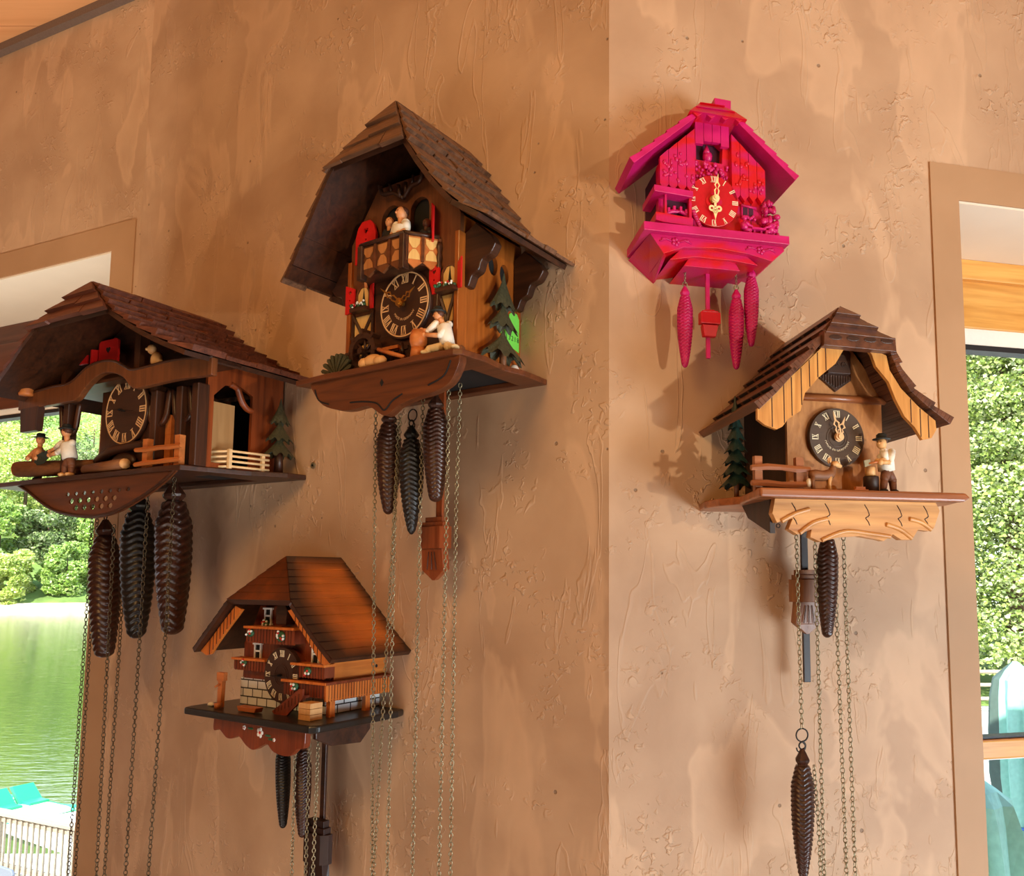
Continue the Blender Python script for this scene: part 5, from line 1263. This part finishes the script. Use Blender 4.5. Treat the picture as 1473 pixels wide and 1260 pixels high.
    lab(m.build('crate', K['cut'], e), 'pale wooden crate')
    m = MB(); m.prism([(-.045, .001), (-.002, .001), (.002, .009), (-.05, .009)], .15, .165); m.mi = 0; m.build('trough', K['orange'], e, bevel=.001)
    m = MB(); m.prism([(-.118, 0), (-.108, 0), (-.106, .045), (-.102, .046), (-.102, .06), (-.122, .06), (-.122, .046), (-.118, .045)], .15, .157)
    m.tube([(-.112, .157, .04), (-.112, .166, .036)], .0018, 6); m.lathe([(.0055, 0), (.0065, .009)], 12, c=(-.104, .164, 0)); m.build('water_pump', K['orange'], e)
    m = MB(); m.ell((-.138, .155, .003), (.008, .005, .004)); m.build('carved_stone', K['white'], e)
    # base and scalloped apron with painted flowers
    m = MB(); pl = [(-.165, 0), (-.178, .06), (-.176, .17), (-.168, .186), (.168, .19), (.178, .18), (.18, .02), (.172, 0)]
    m.prismz(pl, -.012, 0); m.build('shelf', K['ebony'], e, bevel=.003)
    low = smoothpath([(-.11, -.012), (-.112, -.03), (-.108, -.037), (-.094, -.034), (-.075, -.045), (-.06, -.046), (-.04, -.04), (-.02, -.052), (0, -.058), (.02, -.05), (.036, -.045), (.055, -.056), (.09, -.058), (.11, -.045), (.128, -.04), (.13, -.012)], 4)
    m = MB(); m.prism([tuple(p) for p in low], .155, .166); ao = m.build('apron_board', K['mahog'], e, bevel=.001)
    m = MB()
    for cx, cz, r in ((.018, -.028, .0085), (-.024, -.024, .004), (.055, -.036, .003)):
        m.mi = 0
        for i in range(5): a = 2*PI*i/5; m.ell((cx+r*.62*math.cos(a), .1665, cz+r*.62*math.sin(a)), (r*.42, .001, r*.42), 8, 5)
        m.mi = 1; m.ell((cx, .167, cz), (r*.3, .001, r*.3), 8, 5)
    m.mi = 2
    for cx, cz, s in ((-.008, -.024, 1), (.038, -.031, -1), (.046, -.036, -1)): m.ell((cx, .1663, cz), (.008, .0008, .002), 8, 5)
    m.build('painted_flowers', [K['white'], K['red'], K['leafgreen']], ao)
    m = MB(); m.prismx([(.04, -.012), (.15, -.012), (.15, -.03), (.12, -.045), (.06, -.05), (.04, -.03)], .128, .136); m.build('apron_return', K['dark'], e, bevel=.001)
    return e
clock_house()

# ================================================================== the pink clock
def clock_pink():
    e = empty('cuckoo_clock', C4.W(0, 0, 0), C4.a, 'bright magenta painted cuckoo clock with brass hands and a red dial', 'clock', GRP)
    P, PR = K['pink'], K['pinkred']; f = .075
    mb = MB(); mb.prism([(-.082, -.01), (.08, -.01), (.08, .09), (.02, .16), (-.015, .16), (-.082, .1)], 0, f-.012); mb.build('case', K['hole4'], e)
    hole = [(-.024, .115), (.017, .113), (.018, .139), (.008, .147), (-.014, .148), (-.024, .141)]
    mb = MB(); mb.prism([(-.083, 0), (.081, -.004), (.08, .085), (.022, .158), (-.018, .16), (-.083, .1)], f-.012, f, holes=[hole])
    for i in range(1, 9): x = -.083+i*.018; 
    mb.build('facade', PR, e)
    mb = MB()
    for x in [-.066, -.048, -.03, .05, .062]: mb.box(x-.0005, x+.0005, f-.001, f+.0004, .0, .085)
    mb.build('board_grooves', K['hole4'], e)
    # gable boards with pointed ends
    def gable(x0, x1, topf, z0, n, name):
        m = MB(); m.mi = 0; w = (x1-x0)/n
        for i in range(n):
            a, b = x0+w*i, x0+w*(i+1); m.prism([(a+.0004, topf(a)), (a+.0004, z0+.009), ((a+b)/2, z0), (b-.0004, z0+.009), (b-.0004, topf(b))], f, f+.008)
        m.mi = 0
        for _ in range(26):
            x = rnd.uniform(x0+.006, x1-.004); z = z0+.015+rnd.random()*max(.01, (topf(x)-z0-.03)); m.ell((x, f+.008, z), (rnd.uniform(.002, .004), .0025, rnd.uniform(.002, .005)), 6, 4)
        return m.build(name, PR, e)
    gable(-.083, -.028, lambda x: .166+(x+.02)*.92, .058, 4, 'gable_board')
    gable(.029, .083, lambda x: .162-(x-.024)*.95, .054, 4, 'gable_board')
    mb = MB()
    for i in range(4): a = -.027+i*.0135; mb.prism([(a, .142 if i in (1, 2) else .137), (a+.0128, .142 if i in (1, 2) else .137), (a+.0128, .172), (a, .172)], f, f+.006)
    mb.build('dormer_boards', P, e)
    mb = MB(); mb.ell((-.004, f-.006, .124), (.0075, .008, .009), 10, 7); mb.lathe([(.006, 0), (.004, .006), (.001, .014)], 10, c=(-.006, f-.004, .128)); mb.build('cuckoo', P, e)
    mb = MB()
    for i in range(46): mb.ell((rnd.uniform(-.027, .024), f+rnd.uniform(.001, .007), rnd.uniform(.086, .11)), (rnd.uniform(.002, .004), .003, rnd.uniform(.002, .004)), 6, 4)
    mb.build('carved_flowers', P, e)
    # roof planks with stepped shingles along them
    def slope(a, b, name):
        m = MB(); A, B = Vector(a), Vector(b); n = 5; t = (B-A).normalized(); nr = Vector((-t.y, t.x)); nr = nr if nr.y > 0 else -nr
        for i in range(n):
            p, q = A+(B-A)*(i/n), A+(B-A)*((i+1.08)/n if i < n-1 else 1); h0, h1 = .0075, .0105
            m.prism([tuple(p-nr*.004), tuple(q-nr*.004), tuple(q+nr*(h1-.004)), tuple(p+nr*(h0-.004))], .004, f+.022)
        return m.build(name, P, e, bevel=.0008)
    slope((-.034, .17), (-.128, .088), 'roof_slope'); slope((.036, .172), (.128, .092), 'roof_slope')
    mb = MB()
    mb.hexa([(-.004, .05, .219), (.004, .05, .219), (.02, .085, .2), (-.02, .085, .2)], [(-.004, .0, .212), (.004, .0, .212), (.02, .0, .193), (-.02, .0, .193)])
    mb.hexa([(-.019, .078, .203), (.02, .078, .203), (.032, .095, .186), (-.03, .095, .186)], [(-.019, 0, .196), (.02, 0, .196), (.032, 0, .18), (-.03, 0, .18)])
    mb.hexa([(-.03, .09, .189), (.034, .09, .189), (.047, .104, .17), (-.043, .104, .172)], [(-.03, 0, .182), (.034, 0, .182), (.047, 0, .164), (-.043, 0, .166)])
    for i in range(4): mb.prism([(-.041+i*.0215, .174), (-.0195+i*.0215, .174), (-.03+i*.0215, .166)], .09, .101)
    mb.build('roof_crown', PR, e, bevel=.0008)
    mb = MB(); mb.hexa([(.008, .03, .175), (.034, .03, .175), (.034, .07, .175), (.008, .07, .175)], [(.009, .03, .222), (.036, .03, .221), (.036, .068, .221), (.009, .068, .222)]); mb.build('chimney', P, e, bevel=.001)
    do = dial(e, 0, .049, f+.002, .0395, K['reddial'], K['ivory'], ring=False, num_r=.85, num_h=.23, th=.006)
    mb = MB(); mb.disc(0, .048, .0125, f+.008, f+.0095, 28); mb.build('dial_centre', PR, do)
    hands(e, 0, .049, f+.014, K['gilt'], 180, 5, .032, .038, .0062, ('trefoil', 'pierced'))
    mb = MB(); mb.disc(-.002, .049, .006, f+.0095, f+.0135, 20); mb.build('brass_boss', K['brass'], e, bevel=.001)
    # mill annex on the left
    mb = MB(); mb.prism([(-.095, .048), (-.036, .0445), (-.036, .0545), (-.095, .058)], .03, f+.02); mb.build('annex_roof', P, e, bevel=.001)
    mb = MB(); mb.prism([(-.082, .004), (-.036, .002), (-.036, .014), (-.092, .018), (-.092, .006)], .03, f+.018); mb.box(-.078, -.075, f+.01, f+.016, .01, .05); mb.box(-.041, -.037, f+.01, f+.016, .01, .048); lab(mb.build('annex', PR, e), 'small red annex below the eave')
    mb = MB(); mb.mi = 0; mb.box(-.075, -.04, f, f+.001, .012, .047); mb.mi = 1
    ws = [( -.057+.019*math.cos(PI*i/12), f+.008, .014+.013*math.sin(PI*i/12)) for i in range(13)]; mb.tube(ws, .0032, 6)
    for i in (3, 5, 7, 9): mb.box(ws[i][0]-.0018, ws[i][0]+.0018, f+.004, f+.012, ws[i][2], ws[i][2]+.0065)
    mb.build('mill_wheel', [K['hole4'], P], e)
    mb = MB()
    for i in range(9): mb.ell((-.034+i*.0016, f+.014, .026-i*.0036), (.004, .004, .0032), 6, 4)
    mb.build('mill_stream', P, e)
    # garden on the right
    mb = MB()
    for i in range(70):
        z = rnd.uniform(0, .055); mb.ell((.09+rnd.uniform(-.012, .014)*(1-z*6 if z < .05 else .6)+z*-.05, f+rnd.uniform(-.006, .012), z), (rnd.uniform(.003, .006), .005, rnd.uniform(.003, .006)), 6, 4)
    mb.build('carved_vine', P, e)
    mb = MB(); mb.mi = 0; mb.box(.046, .066, f, f+.003, .03, .05); mb.mi = 1; mb.box(.048, .0555, f+.003, f+.0035, .034, .047); mb.box(.057, .0645, f+.003, f+.0035, .034, .047); mb.mi = 0; mb.tube([(.045, f+.004, .05), (.069, f+.004, .047)], .002, 6)
    for i in range(8): mb.ell((.047+i*.0027, f+.005, .03+rnd.uniform(-.001, .003)), .0026, 6, 4)
    mb.build('cottage_window', [P, K['hole4']], e)
    mb = MB(); mb.box(.056, .078, f+.008, f+.018, .008, .011); mb.box(.06, .063, f+.011, f+.014, -.002, .008); mb.box(.071, .074, f+.011, f+.014, -.002, .008); mb.build('garden_table', P, e)
    for x, s in ((.046, 1), (.088, -1)):
        J = dict(hip=(x, f+.012, .008), chest=(x, f+.012, .018), head=(x+s*.001, f+.012, .026), shL=(0, .004, 0), shR=(0, -.004, 0), eL=(x+s*.005, f+.017, .014), eR=(x+s*.005, f+.008, .014), hL=(x+s*.01, f+.016, .0125), hR=(x+s*.01, f+.009, .0125), kL=(x+s*.008, f+.015, .007), fL=(x+s*.008, f+.014, -.001), kR=(x+s*.008, f+.009, .007), fR=(x+s*.008, f+.008, -.001), face=(s, .2))
        figurine(e, 'seated_figure', J, .036, [P]*5, hat=False)
    # shelf and faceted apron
    mb = MB(); mb.box(-.112, .112, 0, .1, -.014, -.001); mb.build('shelf', P, e, bevel=.001)
    mb = MB()
    mb.prism([(-.1, -.014), (.106, -.014), (.108, -.02), (.088, -.038), (.05, -.03), (0, -.026), (-.05, -.03), (-.08, -.042)], .0, .09)
    mb.prism([(-.05, -.028), (0, -.024), (.05, -.028), (.07, -.042), (.03, -.038), (-.03, -.038), (-.068, -.046)], .0, .08)
    mb.prism([(-.035, -.036), (.035, -.036), (.044, -.05), (-.044, -.05)], .0, .073)
    mb.hexa([(-.1, .09, -.014), (-.08, .09, -.042), (-.07, .0, -.052), (-.11, .0, -.018)], [(-.1, .084, -.014), (-.074, .084, -.042), (-.066, 0, -.048), (-.1, 0, -.016)])
    mb.build('apron', PR, e, bevel=.001)
    mb = MB()
    for cx, cz in ((-.062, -.023), (.07, -.023)):
        for i in range(5): a = 2*PI*i/5; mb.ell((cx+.004*math.cos(a), .0905, cz+.004*math.sin(a)), (.003, .002, .003), 6, 4)
        for s in (-1, 1): mb.tube([(cx+s*.006, .0905, cz), (cx+s*.014, .091, cz+.003), (cx+s*.024, .0905, cz-.001)], .0012, 5); mb.ell((cx+s*.018, .0905, cz+.003), (.004, .0015, .002), 6, 4)
    mb.build('apron_garland', P, e)
    return e
clock_pink()
# ------------------------------------------------------------------ weights, pendulums and chains: each hangs free, so each is a thing of its own
def wt(C, d, top, bot, r, mat, label, group, hookmat=None, **kw):
    L = top[1]-bot[1]
    return pinecone('pinecone_weight', C.W(top[0], d, top[1]), C.a, L, r, mat, label, group, hookmat=hookmat or K['steel'], lean=-math.asin((bot[0]-top[0])/L), **kw)
def ch(C, pts, label, group, **kw): return chain('clock_chain', [C.W(*p) for p in pts], C.a, K['chain_dark' if C is C1 else 'chain'], label, group, **kw)
G1, G2, G3, G4, G5 = ('weights of the wide chalet clock', 'weights of the tall chalet clock', 'weights of the orange-roofed clock', 'weights of the magenta clock', 'weights of the honey oak clock')
wt(C1, .1, (-.173, -.078), (-.148, -.365), .031, K['cone'], 'long dark pine cone weight hanging nearest the lake window', G1, rows=19, lobes=4, blunt=.92)
wt(C1, .1, (-.062, -.03), (-.044, -.322), .033, K['cone_black'], 'blackish long pine cone weight between two bronze ones under the wide chalet clock', G1, rows=19, lobes=4, blunt=.75)
wt(C1, .1, (.05, -.012), (.069, -.311), .034, K['cone'], 'long bronze pine cone weight with a chain down its front, under the wide chalet clock', G1, rows=17, lobes=4, blunt=.85)
wt(C2, .1, (-.072, -.042), (-.068, -.212), .0205, K['cone'], 'pine cone weight behind the point of the tall clock\'s curved apron', G2, rows=20, lobes=5, blunt=.55)
wt(C2, .1, (-.021, -.072), (-.015, -.246), .0195, K['cone_black'], 'black pine cone weight hanging lowest of three on a big ring', G2, rows=20, lobes=4, blunt=.4)
wt(C2, .1, (.031, -.03), (.035, -.197), .02, K['cone'], 'pine cone weight hanging in front of the tall clock\'s pendulum rod', G2, rows=22, lobes=5, blunt=.75)
wt(C3, .08, (-.04, -.048), (-.03, -.21), .013, K['cone_black'], 'thin dark pine cone weight below the scalloped flower apron', G3, rows=28, lobes=5, blunt=.7)
wt(C3, .08, (.014, -.052), (.022, -.217), .0145, K['cone'], 'thin pine cone weight beside the black pendulum of the orange-roofed clock', G3, rows=28, lobes=5, blunt=.7)
wt(C5, .09, (-.031, -.352), (-.034, -.528), .0168, K['cone'], 'pine cone weight hanging far down on a ring below the oak clock', G5, rows=24, lobes=4, blunt=.55)
wt(C5, .09, (.017, -.035), (.012, -.198), .0158, K['cone'], 'pine cone weight drawn up under the oak clock beside its pendulum', G5, rows=22, lobes=5, blunt=.7)
kp = dict(rows=22, lobes=7, blunt=.55, amp=.3, hookmat=K['chain'], ringr=.0036)
wt(C4, .05, (-.035, -.072), (-.036, -.196), .0122, K['pink'], 'magenta pine cone weight on a chain, farthest from the other two', G4, **kp)
wt(C4, .05, (.047, -.07), (.045, -.194), .0122, K['pink'], 'magenta pine cone weight on a chain, the middle one of three', G4, **kp)
wt(C4, .05, (.072, -.034), (.070, -.157), .0118, K['pink'], 'magenta pine cone weight hung short, directly under the clock', G4, **kp)
# big rings that carry two of the weights
def ring_hook(C, x, d, z, r, label):
    mb = MB(); mb.tube([(r*math.cos(2*PI*i/20), 0, r*math.sin(2*PI*i/20)) for i in range(20)], .0011, 6, closed=True)
    mb.tube(smoothpath([(0, 0, -r), (r*.55, 0, -r*1.7), (r*.2, 0, -r*2.4), (-r*.7, 0, -r*2.5), (-r*1.0, 0, -r*1.9)], 5), .0011, 6)
    tag(mb.build('ring_hook', K['steel'], loc=C.W(x, d, z), rotz=C.a), label, 'hook')
ring_hook(C2, -.019, .1, -.055, .0095, 'round wire hook holding the black weight of the tall clock')
ring_hook(C5, -.031, .09, -.333, .009, 'round wire hook holding the low weight of the oak clock')

H1, H2, H3, H5 = 'chains of the wide chalet clock', 'chains of the tall chalet clock', 'chains of the orange-roofed clock', 'chains of the honey oak clock'
k1 = dict(link=.0105, wire=.00085); LOW1, LOW2 = -.86, -.84
ch(C1, [(-.221, .1, -.02), (-.22, .1, -.257), (-.227, .1, LOW1)], 'chain hanging in front of the lake view', H1, **k1)
ch(C1, [(-.203, .1, -.06), (-.2015, .1, -.344), (-.2025, .1, LOW1)], 'chain along the edge of the lake window opening', H1, **k1)
ch(C1, [(-.064, .145, -.095), (-.06, .145, -.33), (-.052, .145, LOW1+.04)], 'chain in front of the dark weight nearest the lake window', H1, **k1)
ch(C1, [(-.1, .1, -.07), (-.098, .1, -.34), (-.104, .1, LOW1+.02)], 'chain between the first two long weights of the wide clock', H1, **k1)
ch(C1, [(.04, .145, -.02), (.039, .145, -.32), (.036, .145, LOW1+.04)], 'chain in front of the blackish long weight', H1, **k1)
ch(C1, [(.118, .145, -.011), (.116, .145, -.31), (.102, .145, LOW1+.05)], 'chain in front of the bronze long weight', H1, **k1)
k2 = dict(link=.0088, wire=.0008)
ch(C2, [(-.104, .1, -.03), (-.1, .1, -.2), (-.08, .1, LOW2)], 'chain farthest from the corner under the tall clock', H2, **k2)
ch(C2, [(-.046, .1, -.05), (-.054, .1, -.213), (-.082, .1, LOW2)], 'slanting chain that crosses towards the outer one under the tall clock', H2, **k2)
ch(C2, [(-.046, .104, -.06), (-.049, .104, -.213), (-.044, .104, LOW2)], 'chain between the first two weights of the tall clock', H2, **k2)
ch(C2, [(.003, .1, -.03), (.0025, .1, -.2), (.004, .1, LOW2)], 'single chain passing the middle of the tall clock\'s pendulum', H2, **k2)
ch(C2, [(.0575, .1, -.012), (.058, .1, -.2), (.057, .1, LOW2)], 'front chain of the close pair nearest the corner', H2, **k2)
ch(C2, [(.07, .088, -.012), (.066, .088, -.2), (.069, .088, LOW2)], 'rear chain of the close pair nearest the corner', H2, **k2)
k3 = dict(link=.0085, wire=.0008)
ch(C3, [(.02, .1, -.06), (.022, .1, -.172), (.025, .1, -.34)], 'chain dropping from between the thin weights', H3, **k3)
ch(C3, [(.057, .1, -.04), (.058, .1, -.17), (.06, .1, -.34)], 'chain in front of the orange-roofed clock\'s second weight', H3, **k3)
ch(C3, [(.079, .1, -.03), (.078, .1, -.17), (.076, .1, -.34)], 'chain in front of the black pendulum rod', H3, **k3)
k5 = dict(link=.0092, wire=.0008)
ch(C5, [(-.033, .09, -.03), (-.031, .09, -.324)], 'chain that carries the low weight of the oak clock', H5, **k5)
ch(C5, [(-.004, .09, -.03), (-.002, .09, -.58)], 'chain beside the oak clock\'s pendulum', H5, **k5)
ch(C5, [(.027, .09, -.06), (.028, .09, -.2), (.033, .09, -.58)], 'chain coming from behind the upper weight of the oak clock', H5, **k5)
ch(C5, [(.042, .09, -.03), (.043, .09, -.2), (.046, .09, -.58)], 'outermost chain nearest the terrace window', H5, **k5)
ch(C5, [(-.0165, .095, -.374), (-.011, .095, -.46), (-.009, .095, -.58)], 'chain tail beside the low weight of the oak clock', H5, **k5)
k4 = dict(link=.0052, wire=.0006)
ch(C4, [(-.034, .05, -.02), (-.035, .05, -.068)], 'short pale chain above the magenta weight that hangs alone', 'chains of the magenta clock', **k4)
ch(C4, [(.0465, .05, -.02), (.047, .05, -.066)], 'short pale chain above the middle magenta weight', 'chains of the magenta clock', **k4)

def pendulum(C, d, x, ztop, zbot, w, rodmat, label):
    e = empty('pendulum', C.W(x, d, 0), C.a, label, 'pendulum')
    mb = MB(); mb.box(-w/2, w/2, -.0025, .0025, zbot, ztop); mb.build('rod', rodmat, e, bevel=.0006); return e
def bob(e, mat, x, zt, zb, w, kind):
    h = zt-zb; mb = MB()
    if kind == 'leaf':
        mb.mi = 0; mb.box(x-w*.32, x+w*.32, .002, .014, zt-h*.1, zt)
        mb.box(x-w*.4, x+w*.4, .002, .017, zt-h*.18, zt-h*.08)
        mb.prismz([(x-w*.5, .003), (x-w*.5, .012), (x-w*.34, .021), (x+w*.34, .021), (x+w*.5, .012), (x+w*.5, .003)], zt-h*.5, zt-h*.15)
        mb.hexa([(x-w*.38, .003, zt-h*.5), (x+w*.38, .003, zt-h*.5), (x+w*.38, .017, zt-h*.5), (x-w*.38, .017, zt-h*.5)], [(x-w*.46, .003, zt-h*.82), (x+w*.46, .003, zt-h*.82), (x+w*.4, .014, zt-h*.84), (x-w*.4, .014, zt-h*.84)])
        mb.hexa([(x-w*.46, .003, zt-h*.82), (x+w*.46, .003, zt-h*.82), (x+w*.4, .014, zt-h*.84), (x-w*.4, .014, zt-h*.84)], [(x-w*.05, .003, zb+h*.01), (x+w*.05, .003, zb+h*.01), (x+w*.04, .012, zb), (x-w*.04, .012, zb)])
        mb.mi = 1
        for i in (-1, 0, 1): mb.tube([(x+i*w*.1, .018, zt-h*.55), (x+i*w*.17, .0165, zt-h*.83)], .0008, 5)
    else:
        mb.box(x-w*.26, x+w*.26, .001, .01, zt-h*.1, zt); mb.box(x-w*.5, x+w*.5, .001, .014, zt-h*.55, zt-h*.12); mb.box(x-w*.4, x+w*.4, .001, .013, zt-h*.12, zt-h*.06)
        mb.hexa([(x-w*.4, .001, zt-h*.58), (x+w*.4, .001, zt-h*.58), (x+w*.4, .012, zt-h*.58), (x-w*.4, .012, zt-h*.58)], [(x-w*.32, .001, zb), (x+w*.32, .001, zb), (x+w*.3, .01, zb), (x-w*.3, .01, zb)])
    mb.build('bob', [mat, K['dark']], e, bevel=.0008)
K['bob2'] = wood('polished_bob', (104, 46, 20), (150, 74, 36), 'z', 60, .28, coat=.25)
K['bob5'] = wood('chestnut_bob', (104, 62, 34), (158, 104, 62), 'z', 60, .38)
K['ebony_rod'] = plain('dark_rod', (44, 36, 34), .45)
p = pendulum(C2, .045, -.008, -.005, -.3, .0135, K['bob2'], 'red-brown pendulum with a pointed leaf bob under the tall clock'); bob(p, K['bob2'], 0, -.216, -.318, .058, 'leaf')
p = pendulum(C3, .05, .035, -.01, -.3, .011, K['dark'], 'dark pendulum with a stepped bob under the orange-roofed clock'); bob(p, K['sidedark'], 0, -.19, -.33, .062, 'leaf')
p = pendulum(C5, .032, .008, -.011, -.268, .0108, K['ebony_rod'], 'pendulum with a dark rod and a carved leaf bob under the oak clock'); bob(p, K['bob5'], -.003, -.1, -.196, .05, 'leaf')
p = pendulum(C4, .05, .0005, -.03, -.18, .0062, K['pink'], 'magenta pendulum with a small stepped bob'); bob(p, K['reddial'], 0, -.108, -.149, .031, 'step')
# screw left in the plaster beside the tall clock
mb = MB(); mb.mi = 0; mb.disc(0, 0, .006, -.004, .003, 14); mb.mi = 1; mb.disc(0, 0, .0025, .003, .0036, 10)
tag(mb.build('screw_head', [K['chain'], K['black']], loc=on(CORNER, LA, -.672, 0, 1.87), rotz=LA), 'small screw head in the plaster between two clocks', 'screw')
